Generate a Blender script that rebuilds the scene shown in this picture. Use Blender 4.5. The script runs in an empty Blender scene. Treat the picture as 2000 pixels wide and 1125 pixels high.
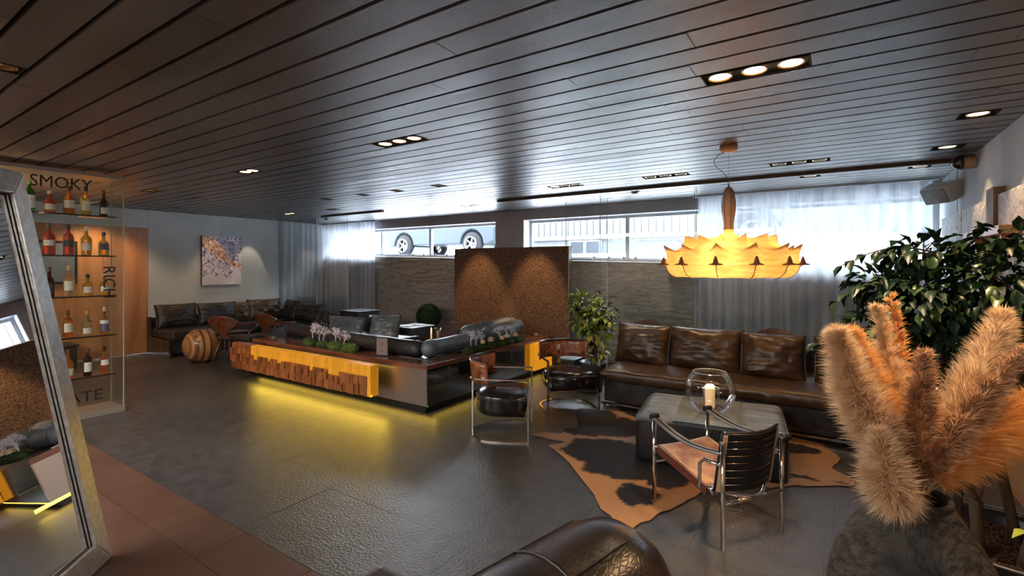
import bpy, bmesh, math, random
import numpy as np
from mathutils import Vector, Matrix, noise
R = math.radians
PI = math.pi
sc = bpy.context.scene
COL = sc.collection

# ------------------------------------------------------------ camera, world, light, exposure
YAW = math.atan(630 / 952.0)
cd = bpy.data.cameras.new('camera')
cd.sensor_width = 36.0
cd.lens = 36.0 * 952 / 2000
cd.shift_y = -43.5 / 2000
cd.clip_start = 0.05
cam = bpy.data.objects.new('camera', cd)
cam.location = (0, 0, 1.5)
cam.rotation_euler = (R(90), 0, YAW)
COL.objects.link(cam)
sc.camera = cam
vs = sc.view_settings
vs.view_transform = 'Standard'
vs.look = 'None'
vs.gamma = 1.0
vs.use_curve_mapping = False
vs.exposure = 0.95
sc.cycles.use_denoising = True
sc.cycles.max_bounces = 12
sc.cycles.diffuse_bounces = 6
sc.cycles.glossy_bounces = 6
sc.cycles.transparent_max_bounces = 24
sc.cycles.transmission_bounces = 8
sc.cycles.sample_clamp_indirect = 6.0
sc.cycles.blur_glossy = 0.5

w = bpy.data.worlds.new('overcast sky')
sc.world = w
w.use_nodes = True
bgn = w.node_tree.nodes['Background']
bgn.inputs[0].default_value = (0.80, 0.89, 1.0, 1)
bgn.inputs[1].default_value = 30.0


def light(name, kind, loc, energy, color=(1, 1, 1), rot=(0, 0, 0), size=0.1, sy=None, spot=None, blend=0.5, target=None, spread=None):
    ld = bpy.data.lights.new(name, kind)
    ld.energy = energy
    ld.color = color
    if kind == 'AREA':
        ld.shape = 'RECTANGLE' if sy else 'SQUARE'
        ld.size = size
        if sy:
            ld.size_y = sy
        if spread:
            ld.spread = spread
    elif kind == 'SUN':
        ld.angle = size
    else:
        ld.shadow_soft_size = size
    if kind == 'SPOT':
        ld.spot_size = R(spot)
        ld.spot_blend = blend
    o = bpy.data.objects.new(name, ld)
    o.location = loc
    if target is not None:
        o.rotation_euler = (Vector(target) - Vector(loc)).to_track_quat('-Z', 'Y').to_euler()
    else:
        o.rotation_euler = rot
    COL.objects.link(o)
    return o


WARM = (1.0, 0.62, 0.30)
WARM2 = (1.0, 0.76, 0.50)
# daylight falls in through the two strip windows: light portals in their openings
for nm, x0, x1 in (('left', -9.8, -5.13), ('right', -4.47, 0.93)):
    p = light('daylight portal ' + nm, 'AREA', ((x0 + x1) / 2, 7.62, 1.97), 1, rot=(R(-90), 0, 0), size=x1 - x0, sy=0.72)
    p.data.cycles.is_portal = True
# unseen fill panel added behind the camera to brighten the room
light('rear fill light', 'AREA', (-3.6, -1.3, 2.40), 250, (1.0, 0.93, 0.88), size=6.0, sy=1.6)

light('left ceiling fill', 'SPOT', (-7.6, .6, 1.2), 260, (1.0, .50, .22), rot=(R(180), 0, 0), size=.15, spot=140, blend=.9)  # unseen spot added out of view to warm the left ceiling

# ------------------------------------------------------------ materials
MAT = {}


def _ramp(nt, stops):
    r = nt.nodes.new('ShaderNodeValToRGB')
    el = r.color_ramp.elements
    el[0].position, el[0].color = stops[0][0], (*stops[0][1], 1)
    el[1].position, el[1].color = stops[-1][0], (*stops[-1][1], 1)
    for p, c in stops[1:-1]:
        e = el.new(p)
        e.color = (*c, 1)
    return r


def mat(name, col=(.5, .5, .5), rough=.5, metal=0.0, spec=.5, col2=None, scale=5.0, stretch=(1, 1, 1), detail=4, lo=.35, hi=.65,
        bump=0.0, bscale=60.0, bstretch=None, bdist=.01, btype='noise', coat=0.0, trans=0.0, ior=1.45, emit=None, estr=0.0,
        world=False, rvar=0.0, ndist=0.0, perobj=0.0, sheen=0.0):
    if name in MAT:
        return MAT[name]
    m = bpy.data.materials.new(name)
    m.use_nodes = True
    nt = m.node_tree
    b = nt.nodes['Principled BSDF']
    I = b.inputs
    I['Base Color'].default_value = (*col, 1)
    I['Roughness'].default_value = rough
    I['Metallic'].default_value = metal
    I['Specular IOR Level'].default_value = spec
    I['Coat Weight'].default_value = coat
    I['Coat Roughness'].default_value = .1
    I['Transmission Weight'].default_value = trans
    I['IOR'].default_value = ior
    I['Sheen Weight'].default_value = sheen
    if emit:
        I['Emission Color'].default_value = (*emit, 1)
        I['Emission Strength'].default_value = estr
    if world:
        g = nt.nodes.new('ShaderNodeNewGeometry')
        src = g.outputs['Position']
    else:
        g = nt.nodes.new('ShaderNodeTexCoord')
        src = g.outputs['Object']

    def mapped(st):
        mp = nt.nodes.new('ShaderNodeMapping')
        mp.inputs['Scale'].default_value = st
        nt.links.new(src, mp.inputs['Vector'])
        return mp.outputs[0]
    last = None
    if col2 or rvar:
        n = nt.nodes.new('ShaderNodeTexNoise')
        n.inputs['Scale'].default_value = scale
        n.inputs['Detail'].default_value = detail
        n.inputs['Distortion'].default_value = ndist
        nt.links.new(mapped(stretch), n.inputs['Vector'])
        if col2:
            rp = _ramp(nt, [(lo, col), (hi, col2)])
            nt.links.new(n.outputs['Fac'], rp.inputs[0])
            last = rp.outputs[0]
            nt.links.new(last, I['Base Color'])
        if rvar:
            mr = nt.nodes.new('ShaderNodeMapRange')
            mr.inputs[1].default_value = .3
            mr.inputs[2].default_value = .7
            mr.inputs[3].default_value = max(0.02, rough - rvar)
            mr.inputs[4].default_value = rough + rvar
            nt.links.new(n.outputs['Fac'], mr.inputs[0])
            nt.links.new(mr.outputs[0], I['Roughness'])
    if perobj and last is not None:
        oi = nt.nodes.new('ShaderNodeObjectInfo')
        hs = nt.nodes.new('ShaderNodeHueSaturation')
        mr = nt.nodes.new('ShaderNodeMapRange')
        mr.inputs[3].default_value = 1 - perobj
        mr.inputs[4].default_value = 1 + perobj
        nt.links.new(oi.outputs['Random'], mr.inputs[0])
        nt.links.new(mr.outputs[0], hs.inputs['Value'])
        nt.links.new(last, hs.inputs['Color'])
        nt.links.new(hs.outputs[0], I['Base Color'])
    if bump:
        if btype == 'voronoi':
            n2 = nt.nodes.new('ShaderNodeTexVoronoi')
            n2.feature = 'DISTANCE_TO_EDGE'
            n2.inputs['Scale'].default_value = bscale
            o2 = n2.outputs['Distance']
            mm = nt.nodes.new('ShaderNodeMath')
            mm.operation = 'MINIMUM'
            mm.inputs[1].default_value = .12
            nt.links.new(o2, mm.inputs[0])
            o2 = mm.outputs[0]
        else:
            n2 = nt.nodes.new('ShaderNodeTexNoise')
            n2.inputs['Scale'].default_value = bscale
            n2.inputs['Detail'].default_value = 5
            o2 = n2.outputs['Fac']
        nt.links.new(mapped(bstretch or (1, 1, 1)), n2.inputs['Vector'])
        bp = nt.nodes.new('ShaderNodeBump')
        bp.inputs['Strength'].default_value = bump
        bp.inputs['Distance'].default_value = bdist
        nt.links.new(o2, bp.inputs['Height'])
        nt.links.new(bp.outputs[0], I['Normal'])
    MAT[name] = m
    return m


def wood(name, c1, c2, c3=None, axis='x', scale=3.0, rough=.35, coat=.3, perobj=.0, bands=12.0, world=False):
    """striped wood grain running along an axis"""
    if name in MAT:
        return MAT[name]
    m = bpy.data.materials.new(name)
    m.use_nodes = True
    nt = m.node_tree
    b = nt.nodes['Principled BSDF']
    b.inputs['Roughness'].default_value = rough
    b.inputs['Coat Weight'].default_value = coat
    b.inputs['Coat Roughness'].default_value = .15
    tc = nt.nodes.new('ShaderNodeNewGeometry' if world else 'ShaderNodeTexCoord')
    mp = nt.nodes.new('ShaderNodeMapping')
    s = {'x': (.12, 1, 1), 'y': (1, .12, 1), 'z': (1, 1, .12)}[axis]
    mp.inputs['Scale'].default_value = s
    nt.links.new(tc.outputs['Position' if world else 'Object'], mp.inputs['Vector'])
    n = nt.nodes.new('ShaderNodeTexNoise')
    n.inputs['Scale'].default_value = scale * bands
    n.inputs['Detail'].default_value = 5
    n.inputs['Distortion'].default_value = .6
    nt.links.new(mp.outputs[0], n.inputs['Vector'])
    stops = [(.35, c1), (.65, c2)] if not c3 else [(.32, c1), (.5, c2), (.68, c3)]
    rp = _ramp(nt, stops)
    nt.links.new(n.outputs['Fac'], rp.inputs[0])
    out = rp.outputs[0]
    if perobj:
        oi = nt.nodes.new('ShaderNodeObjectInfo')
        hs = nt.nodes.new('ShaderNodeHueSaturation')
        mr = nt.nodes.new('ShaderNodeMapRange')
        mr.inputs[3].default_value = 1 - perobj
        mr.inputs[4].default_value = 1 + perobj
        nt.links.new(oi.outputs['Random'], mr.inputs[0])
        nt.links.new(mr.outputs[0], hs.inputs['Value'])
        nt.links.new(out, hs.inputs['Color'])
        out = hs.outputs[0]
    nt.links.new(out, b.inputs['Base Color'])
    bp = nt.nodes.new('ShaderNodeBump')
    bp.inputs['Strength'].default_value = .15
    bp.inputs['Distance'].default_value = .004
    nt.links.new(n.outputs['Fac'], bp.inputs['Height'])
    nt.links.new(bp.outputs[0], b.inputs['Normal'])
    MAT[name] = m
    return m


def emis(name, col, s):
    if name in MAT:
        return MAT[name]
    m = bpy.data.materials.new(name)
    m.use_nodes = True
    nt = m.node_tree
    nt.nodes.clear()
    e = nt.nodes.new('ShaderNodeEmission')
    e.inputs[0].default_value = (*col, 1)
    e.inputs[1].default_value = s
    o = nt.nodes.new('ShaderNodeOutputMaterial')
    nt.links.new(e.outputs[0], o.inputs[0])
    MAT[name] = m
    return m


def clear_glass(name, tint=(1, 1, 1), refl=.08, rough=.0):
    """thin clear glass: transparent with a fresnel reflection"""
    if name in MAT:
        return MAT[name]
    m = bpy.data.materials.new(name)
    m.use_nodes = True
    nt = m.node_tree
    nt.nodes.clear()
    t = nt.nodes.new('ShaderNodeBsdfTransparent')
    t.inputs[0].default_value = (*tint, 1)
    g = nt.nodes.new('ShaderNodeBsdfGlossy')
    g.inputs['Roughness'].default_value = rough
    f = nt.nodes.new('ShaderNodeLayerWeight')
    f.inputs['Blend'].default_value = .25
    mp = nt.nodes.new('ShaderNodeMapRange')
    mp.inputs[3].default_value = refl * .35
    mp.inputs[4].default_value = min(1, refl * 6)
    nt.links.new(f.outputs['Fresnel'], mp.inputs[0])
    mx = nt.nodes.new('ShaderNodeMixShader')
    nt.links.new(mp.outputs[0], mx.inputs[0])
    nt.links.new(t.outputs[0], mx.inputs[1])
    nt.links.new(g.outputs[0], mx.inputs[2])
    o = nt.nodes.new('ShaderNodeOutputMaterial')
    nt.links.new(mx.outputs[0], o.inputs[0])
    MAT[name] = m
    return m


def sheer(name, col, transp=.35, transl=.5, stripes=0):
    if name in MAT:
        return MAT[name]
    m = bpy.data.materials.new(name)
    m.use_nodes = True
    nt = m.node_tree
    nt.nodes.clear()
    t = nt.nodes.new('ShaderNodeBsdfTransparent')
    d = nt.nodes.new('ShaderNodeBsdfDiffuse')
    d.inputs[0].default_value = (*col, 1)
    tl = nt.nodes.new('ShaderNodeBsdfTranslucent')
    tl.inputs[0].default_value = (*col, 1)
    a = nt.nodes.new('ShaderNodeMixShader')
    a.inputs[0].default_value = transl
    nt.links.new(d.outputs[0], a.inputs[1])
    nt.links.new(tl.outputs[0], a.inputs[2])
    b = nt.nodes.new('ShaderNodeMixShader')
    b.inputs[0].default_value = transp
    nt.links.new(a.outputs[0], b.inputs[1])
    nt.links.new(t.outputs[0], b.inputs[2])
    if stripes:
        tc = nt.nodes.new('ShaderNodeNewGeometry')
        mp = nt.nodes.new('ShaderNodeMapping')
        mp.inputs['Scale'].default_value = (1, 1, .02)
        n = nt.nodes.new('ShaderNodeTexNoise')
        n.inputs['Scale'].default_value = stripes
        n.inputs['Detail'].default_value = 6
        nt.links.new(tc.outputs['Position'], mp.inputs[0])
        nt.links.new(mp.outputs[0], n.inputs['Vector'])
        mr = nt.nodes.new('ShaderNodeMapRange')
        mr.inputs[1].default_value = .35
        mr.inputs[2].default_value = .65
        mr.inputs[3].default_value = max(0, transp - .22)
        mr.inputs[4].default_value = min(1, transp + .22)
        nt.links.new(n.outputs['Fac'], mr.inputs[0])
        nt.links.new(mr.outputs[0], b.inputs[0])
    o = nt.nodes.new('ShaderNodeOutputMaterial')
    nt.links.new(b.outputs[0], o.inputs[0])
    MAT[name] = m
    return m


# room
m_board = mat('ceiling board', (.056, .050, .052), .33, spec=1.0, col2=(.105, .096, .098), scale=2.2, stretch=(.5, 3, 1), bump=.45, bscale=170, bdist=.004, world=True, perobj=.22, rvar=.06)
m_black = mat('black void', (.006, .006, .006), .8)
m_conc = mat('blue grey plaster', (.36, .39, .40), .72, col2=(.45, .48, .485), scale=1.6, detail=8, bump=.12, bscale=12, world=True)
m_conc_r = mat('pale streaky plaster', (.30, .33, .35), .6, col2=(.42, .45, .47), scale=2.4, stretch=(1, 1, .3), detail=9, bump=.15, bscale=14, world=True)
m_grey = mat('grey window wall', (.30, .30, .33), .75, col2=(.35, .35, .38), scale=3, world=True)
m_copper = wood('copper toned panel', (.27, .115, .045), (.42, .20, .085), axis='z', scale=.5, rough=.45, coat=.1, world=True)
m_floor = mat('black stone tile', (.030, .029, .031), .35, spec=1.0, col2=(.052, .050, .052), scale=9, detail=8, bump=1.0, bscale=62, bdist=.005, world=True, perobj=.05)
m_tile = mat('brown stone tile', (.075, .038, .026), .40, col2=(.100, .052, .036), scale=2.5, detail=8, bump=.15, bscale=90, bdist=.002, world=True, perobj=.08)
m_grout = mat('dark grout', (.014, .013, .013), .8)
m_stone = mat('split slate', (.25, .23, .21), .8, col2=(.42, .39, .36), scale=6, stretch=(1, 1, 6), detail=8, bump=.5, bscale=40, bstretch=(1, 1, 4), world=True)
m_white = mat('white paint', (.75, .76, .77), .5)
m_alu = mat('grey window frame', (.35, .38, .41), .4, metal=.3)
m_glass = clear_glass('clear glass', (.97, .99, .98), .07)
m_wglass = clear_glass('window glass', (1, 1, 1), .04)
m_gedge = mat('green glass edge', (.35, .48, .45), .15, trans=.3)
m_curtain = sheer('sheer curtain', (.68, .71, .76), .24, .50, stripes=9)
# metals
m_chrome = mat('chrome', (.78, .77, .75), .08, metal=1)
m_steel = mat('brushed steel', (.40, .38, .36), .16, metal=1)
m_brush = mat('satin steel side', (.42, .37, .34), .36, metal=1)
m_mirror = mat('mirror glass', (.86, .87, .87), .01, metal=1)
m_bronze = mat('aged steel', (.22, .19, .17), .25, metal=1)
m_blackm = mat('black metal', (.015, .015, .015), .35, metal=.2)
# leather
m_leather = mat('black leather', (.016, .015, .017), .40, spec=.5, col2=(.030, .027, .028), scale=7, bump=.3, bscale=26, bdist=.01, rvar=.06)
m_leather_b = mat('dark brown leather', (.030, .018, .010), .36, spec=.55, col2=(.060, .034, .018), scale=6, bump=.28, bscale=22, bdist=.012, rvar=.06)
m_croc = mat('crocodile leather', (.020, .012, .008), .27, spec=.6, col2=(.045, .026, .016), scale=5, bump=.5, bscale=62, bdist=.003, btype='voronoi', bstretch=(1.3, .75, 1.3))
m_pad = mat('slate leather', (.085, .102, .118), .36, spec=.6, col2=(.16, .19, .21), scale=8, bump=.5, bscale=34, bstretch=(.35, 1, 1), bdist=.01)
m_piping = mat('leather piping', (.05, .05, .055), .35)
# woods
m_rose = wood('rosewood veneer', (.07, .020, .010), (.24, .070, .028), (.40, .16, .07), axis='x', scale=2.2, rough=.28, coat=.5)
m_walnut = wood('walnut plywood', (.075, .024, .012), (.17, .058, .028), axis='x', scale=2, rough=.3, coat=.4)
m_slab = wood('oiled slab', (.10, .030, .016), (.22, .075, .045), axis='x', scale=1.2, rough=.14, coat=1.0)
m_slaby = wood('oiled slab cross arm', (.10, .030, .016), (.22, .075, .045), axis='y', scale=1.2, rough=.14, coat=1.0)
m_block = wood('wood block', (.17, .052, .014), (.34, .12, .035), axis='z', scale=1.6, rough=.45, coat=.15, perobj=.35)
m_stripe = mat('striped plywood', (.085, .026, .012), .3, col2=(.58, .30, .12), scale=3.0, stretch=(.12, 5.5, .02), detail=3, lo=.40, hi=.62, coat=.4)
m_amber = mat('backlit amber block', (.42, .17, .015), .4, col2=(.60, .30, .03), scale=14, stretch=(1, 1, .2), emit=(1.0, .40, .006), estr=.12, perobj=.2)
m_cork = mat('copper speckled panel', (.035, .018, .011), .6, metal=.1, col2=(.19, .105, .055), scale=95, detail=3, lo=.42, hi=.62, bump=.8, bscale=95, bdist=.006, world=True)
# misc
m_lampc = mat('cocoon resin', (.80, .50, .20), .55)
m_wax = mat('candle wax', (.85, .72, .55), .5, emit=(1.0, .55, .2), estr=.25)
m_flame = emis('flame', (1.0, .55, .18), 14)
m_moss = mat('moss', (.015, .030, .008), .9, col2=(.06, .10, .02), scale=14, bump=1, bscale=120)
m_whitetwig = mat('white coral twig', (.62, .60, .66), .6)
m_rosep = mat('cream rose', (.75, .55, .38), .6)
m_soil = mat('clay pebbles', (.05, .018, .010), .9, col2=(.12, .05, .03), scale=60, bump=1, bscale=90)
m_bark = mat('bark', (.075, .045, .028), .8, col2=(.14, .095, .06), scale=20, stretch=(1, 1, .2), bump=.6, bscale=40)
m_leafd = mat('dark ficus leaf', (.006, .017, .008), .38, spec=.35, col2=(.016, .036, .014), scale=3)
m_leafb = mat('bright ficus leaf', (.14, .26, .03), .35, col2=(.28, .34, .05), scale=5)
m_leafy = mat('yellow green leaf', (.42, .40, .06), .4, col2=(.22, .32, .05), scale=5)
m_box = mat('boxwood leaf', (.010, .030, .008), .6, col2=(.022, .060, .015), scale=20)
m_clay = mat('rough clay vase', (.018, .016, .015), .85, col2=(.045, .038, .032), scale=18, bump=1, bscale=26, bdist=.045)


# ------------------------------------------------------------ geometry helpers
class B:
    def __init__(s):
        s.v = []
        s.f = []

    def add(s, vs, fs):
        o = len(s.v)
        s.v += [tuple(p) for p in vs]
        s.f += [tuple(i + o for i in f) for f in fs]
        return s

    def box(s, x0, x1, y0, y1, z0, z1):
        return s.add([(x0, y0, z0), (x1, y0, z0), (x1, y1, z0), (x0, y1, z0), (x0, y0, z1), (x1, y0, z1), (x1, y1, z1), (x0, y1, z1)],
                     [(0, 3, 2, 1), (4, 5, 6, 7), (0, 1, 5, 4), (1, 2, 6, 5), (2, 3, 7, 6), (3, 0, 4, 7)])

    def quadbox(s, base, h0, h1):
        """prism over a polygon (ccw)"""
        n = len(base)
        return s.add([(x, y, h0) for x, y in base] + [(x, y, h1) for x, y in base],
                     [tuple(reversed(range(n))), tuple(range(n, 2 * n))] + [(i, (i + 1) % n, n + (i + 1) % n, n + i) for i in range(n)])

    def tube(s, path, r, n=8, closed=False, flat=None, up=None, caps=True):
        """r: number or list; flat=(rw, rh) gives a rectangular bar (rw along side, rh along up)"""
        P = [Vector(p) for p in path]
        L = len(P)
        rings = []
        prev = Vector(up) if up else None
        for i in range(L):
            if closed:
                t = (P[(i + 1) % L] - P[i - 1])
            else:
                t = (P[min(i + 1, L - 1)] - P[max(i - 1, 0)])
            t.normalize()
            if up:
                u = Vector(up) - t * Vector(up).dot(t)
            elif prev is None:
                a = Vector((0, 0, 1)) if abs(t.z) < .9 else Vector((1, 0, 0))
                u = a - t * a.dot(t)
            else:
                u = prev - t * prev.dot(t)
            if u.length < 1e-5:
                a = Vector((1, 0, 0)) if abs(t.x) < .9 else Vector((0, 1, 0))
                u = a - t * a.dot(t)
            u.normalize()
            prev = u
            sd = t.cross(u)
            rr = r[i] if isinstance(r, (list, tuple)) else r
            ring = []
            if flat:
                for a, b in ((-1, -1), (1, -1), (1, 1), (-1, 1)):
                    ring.append(P[i] + sd * (a * flat[0]) + u * (b * flat[1]))
            else:
                for k in range(n):
                    an = 2 * PI * k / n
                    ring.append(P[i] + u * (math.cos(an) * rr) + sd * (math.sin(an) * rr))
            rings.append(ring)
        m = len(rings[0])
        vs = [p for rg in rings for p in rg]
        fs = []
        for i in range(L if closed else L - 1):
            j = (i + 1) % L
            for k in range(m):
                fs.append((i * m + k, i * m + (k + 1) % m, j * m + (k + 1) % m, j * m + k))
        if not closed and caps:
            fs.append(tuple(reversed(range(m))))
            fs.append(tuple((L - 1) * m + k for k in range(m)))
        return s.add(vs, fs)

    def lathe(s, prof, n=24, c=(0, 0, 0), rmod=None, cap=True):
        vs = []
        fs = []
        L = len(prof)
        for i, (r, z) in enumerate(prof):
            for k in range(n):
                a = 2 * PI * k / n
                rr = r * (rmod(a, i, z) if rmod else 1)
                vs.append((c[0] + rr * math.cos(a), c[1] + rr * math.sin(a), c[2] + z))
        for i in range(L - 1):
            for k in range(n):
                fs.append((i * n + k, i * n + (k + 1) % n, (i + 1) * n + (k + 1) % n, (i + 1) * n + k))
        if prof[0] == prof[-1]:
            cap = False
        if cap and prof[0][0] > 2e-3:
            fs.append(tuple(reversed(range(n))))
        if cap and prof[-1][0] > 2e-3:
            fs.append(tuple((L - 1) * n + k for k in range(n)))
        return s.add(vs, fs)

    def grid(s, fn, nu, nv, closeu=False):
        vs = [fn(i / nu, j / nv) for j in range(nv + 1) for i in range(nu + (0 if closeu else 1))]
        w_ = nu if closeu else nu + 1
        fs = []
        for j in range(nv):
            for i in range(nu):
                a = j * w_ + i
                b = j * w_ + (i + 1) % w_
                fs.append((a, b, b + w_, a + w_))
        return s.add(vs, fs)

    def ball(s, c, r, n=10, sq=(1, 1, 1)):
        prof = [(max(1e-4, math.sin(PI * i / n)), -math.cos(PI * i / n)) for i in range(n + 1)]
        vs0 = len(s.v)
        s.lathe([(a * r, z * r) for a, z in prof], n * 2)
        for i in range(vs0, len(s.v)):
            x, y, z = s.v[i]
            s.v[i] = (c[0] + x * sq[0], c[1] + y * sq[1], c[2] + z * sq[2])
        return s

    def xf(s, M, start=0):
        for i in range(start, len(s.v)):
            s.v[i] = tuple(M @ Vector(s.v[i]))
        return s

    def build(s, name, m, parent=None, smooth=False, bevel=0, seg=2, solid=0, weld=False, subd=0):
        me = bpy.data.meshes.new(name)
        me.from_pydata(s.v, [], s.f)
        if bevel or weld:
            bm = bmesh.new()
            bm.from_mesh(me)
            if weld:
                bmesh.ops.remove_doubles(bm, verts=bm.verts, dist=1e-5)
            if bevel:
                es = [e for e in bm.edges if len(e.link_faces) == 2 and e.calc_face_angle(0) > .5]
                bmesh.ops.bevel(bm, geom=es, offset=bevel, segments=seg, profile=.6, affect='EDGES')
            bmesh.ops.recalc_face_normals(bm, faces=bm.faces)
            bm.to_mesh(me)
            bm.free()
        me.materials.append(m)
        o = bpy.data.objects.new(name, me)
        COL.objects.link(o)
        if parent:
            o.parent = parent
        if solid:
            md = o.modifiers.new('thickness', 'SOLIDIFY')
            md.thickness = solid
            md.offset = 0
        if subd:
            md = o.modifiers.new('smooth', 'SUBSURF')
            md.levels = subd
            md.render_levels = subd
        if smooth:
            me.shade_smooth()
        elif bevel:
            for p in me.polygons:
                p.use_smooth = p.area < bevel * bevel * 1.2 or False
        return o


def thing(name, label, cat, loc=(0, 0, 0), rz=0, group=None):
    o = bpy.data.objects.new(name, None)
    o.empty_display_size = .1
    COL.objects.link(o)
    o.location = loc
    o.rotation_euler = (0, 0, rz)
    o['label'] = label
    o['category'] = cat
    if group:
        o['group'] = group
    return o


def tag(o, label, cat, group=None):
    o['label'] = label
    o['category'] = cat
    if group:
        o['group'] = group
    return o


def dup(root, label=None, loc=None, rz=None):
    r = root.copy()
    COL.objects.link(r)
    if loc is not None:
        r.location = loc
    if rz is not None:
        r.rotation_euler = (0, 0, rz)
    if label:
        r['label'] = label
    for ch in list(root.children):
        c = ch.copy()
        COL.objects.link(c)
        c.parent = r
        for g in list(ch.children):
            d = g.copy()
            COL.objects.link(d)
            d.parent = c
    return r


def struct(o):
    o['kind'] = 'structure'
    return o


_unit = {}


def unit_piece(name, m, parent, lo, hi):
    """box piece sharing one unit cube mesh, placed by location and scale"""
    key = (name, m.name)
    if key not in _unit:
        me = bpy.data.meshes.new(name)
        b = B().box(-.5, .5, -.5, .5, -.5, .5)
        me.from_pydata(b.v, [], b.f)
        me.materials.append(m)
        _unit[key] = me
    o = bpy.data.objects.new(name, _unit[key])
    o.location = [(a + b_) / 2 for a, b_ in zip(lo, hi)]
    o.scale = [max(1e-4, b_ - a) for a, b_ in zip(lo, hi)]
    COL.objects.link(o)
    o.parent = parent
    return o


def pillow(w, h, t, seed=0, n=26, wr=.017, pin=.06):
    """leather cushion standing in the xz plane, thickness along y, bottom edge at z=0"""
    b = B()
    for sgn in (1, -1):
        def fn(u, v):
            a, c = 2 * u - 1, 2 * v - 1
            x = w / 2 * a * (1 - pin * (1 - c * c))
            z = h / 2 + h / 2 * c * (1 - pin * (1 - a * a))
            k = max(0, (1 - abs(a) ** 3.2) * (1 - abs(c) ** 3.2)) ** .5
            edge = (abs(a) ** 4 + abs(c) ** 4) * .5
            q = Vector((a * 2.2 + seed * 7.1, c * 3.4 - seed * 3.3, sgn * 2.0))
            wn = noise.noise(q) * 1.1 + noise.noise(q * 2.3) * .6
            fold = math.sin((a * 3 + c * 7 + 2 * noise.noise(q)) * 2.0) * edge
            y = sgn * (t / 2 * k + (wn * wr + fold * wr * .9) * min(1, k * 2))
            z += k * .0
            return (x, y, z)
        b.grid(fn, n, n)
    return b


def cushion(name, label, w, h, t, loc, rz, tilt, m, seed=0, group=None, cat='cushion'):
    """a free leather back cushion; tilt leans its top backwards (+y local)"""
    bd = pillow(w, h, t, seed)
    o = bd.build(name, m, None, smooth=True, weld=True)
    o.location = loc
    o.rotation_euler = Matrix.Rotation(rz, 3, 'Z').to_4x4().to_euler()
    o.rotation_euler = (Matrix.Rotation(rz, 3, 'Z') @ Matrix.Rotation(-tilt, 3, 'X')).to_euler()
    tag(o, label, cat, group)
    e = B()
    pts = []
    N = 14
    for k in range(4 * N):
        sd, f = divmod(k, N)
        q = 2 * f / N - 1
        a, c = ((q, -1), (1, q), (-q, 1), (-1, -q))[sd]
        x = w / 2 * a * (1 - .05 * (1 - c * c))
        z = h / 2 + h / 2 * c * (1 - .05 * (1 - a * a))
        pts.append((x, 0, z))
    e.tube(pts, .006, 5, closed=True)
    e.build('piping', m_piping, o, smooth=True)
    return o


def roll(path, r, seed=0, n=22, wr=.010, sub=6):
    """upholstered roll with rounded ends along a path"""
    P = [Vector(p) for p in path]
    pts = []
    for i in range(len(P) - 1):
        for k in range(sub):
            pts.append(P[i].lerp(P[i + 1], k / sub))
    pts.append(P[-1])
    d0 = (pts[0] - pts[1]).normalized()
    d1 = (pts[-1] - pts[-2]).normalized()
    pre = [(pts[0] + d0 * r * math.sin(a), r * math.cos(a)) for a in (1.45, 1.1, .75, .4)]
    post = [(pts[-1] + d1 * r * math.sin(a), r * math.cos(a)) for a in (.4, .75, 1.1, 1.45)]
    allp = pre + [(p, r) for p in pts] + post
    b = B()
    b.tube([p for p, _ in allp], [q for _, q in allp], n)
    for i, v in enumerate(b.v):
        q = Vector(v) * 6 + Vector((seed * 5, 0, 0))
        k = noise.noise(q) + .5 * noise.noise(q * 2.6)
        dz = wr * k
        b.v[i] = (v[0] + dz * .5, v[1] + dz * .5, v[2] + dz)
    return b


def leaf_mesh(L=.08, W=.035, curl=.012):
    vs = [(0, 0, 0), (-W * .42, L * .28, curl * .6), (W * .42, L * .28, curl * .6), (0, L * .30, 0), (-W * .5, L * .55, curl * .6), (W * .5, L * .55, curl * .6),
          (0, L * .6, -curl * .4), (0, L, -curl * 1.6)]
    fs = [(0, 3, 1), (0, 2, 3), (1, 3, 6, 4), (3, 2, 5, 6), (4, 6, 7), (6, 5, 7)]
    return vs, fs


def rnd_dir(rg, zb=0.0):
    while True:
        v = Vector((rg.uniform(-1, 1), rg.uniform(-1, 1), rg.uniform(-1, 1)))
        if .05 < v.length < 1:
            v.normalize()
            v.z += zb
            return v.normalized()


def place_leaf_matrix(p, d, rg, s=1.0):
    d = d.normalized()
    up = Vector((rg.uniform(-.4, .4), rg.uniform(-.4, .4), 1))
    x = d.cross(up)
    if x.length < .05:
        x = Vector((1, 0, 0))
    x.normalize()
    z = x.cross(d).normalized()
    M = Matrix((x, d, z)).transposed().to_4x4()
    M = Matrix.Translation(p) @ M @ Matrix.Scale(s, 4)
    return M


def leaves_as_parts(parent, lst, mats, L, W, nparts, rest_name='foliage'):
    """lst of matrices (parent space), nearest first: the first nparts are single leaves, the rest one mesh"""
    vs, fs = leaf_mesh(L, W)
    mes = []
    for m in mats:
        me = bpy.data.meshes.new('leaf')
        me.from_pydata(vs, [], fs)
        me.materials.append(m)
        me.shade_smooth()
        mes.append(me)
    for i, M in enumerate(lst[:nparts]):
        o = bpy.data.objects.new('leaf', mes[i % len(mes)] if len(mes) > 1 else mes[0])
        COL.objects.link(o)
        o.parent = parent
        o.matrix_local = M
    if len(lst) > nparts:
        b = B()
        for M in lst[nparts:]:
            b.add([M @ Vector(v) for v in vs], fs)
        o = b.build(rest_name, mats[0], parent, smooth=True)
        o['kind'] = 'stuff'

# ============================================================ STRUCTURE
XL, XR, YB, YF, H = -9.90, 1.0, -2.6, 7.15, 2.46
PITCH = .172
Y0 = .86            # a joint between two ceiling boards

# ---- ceiling: backing slab, single boards
ceil_o = struct(B().box(XL - .1, XR + .1, YB, YF + .5, H + .05, H + .15).build('ceiling', m_black))
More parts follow.
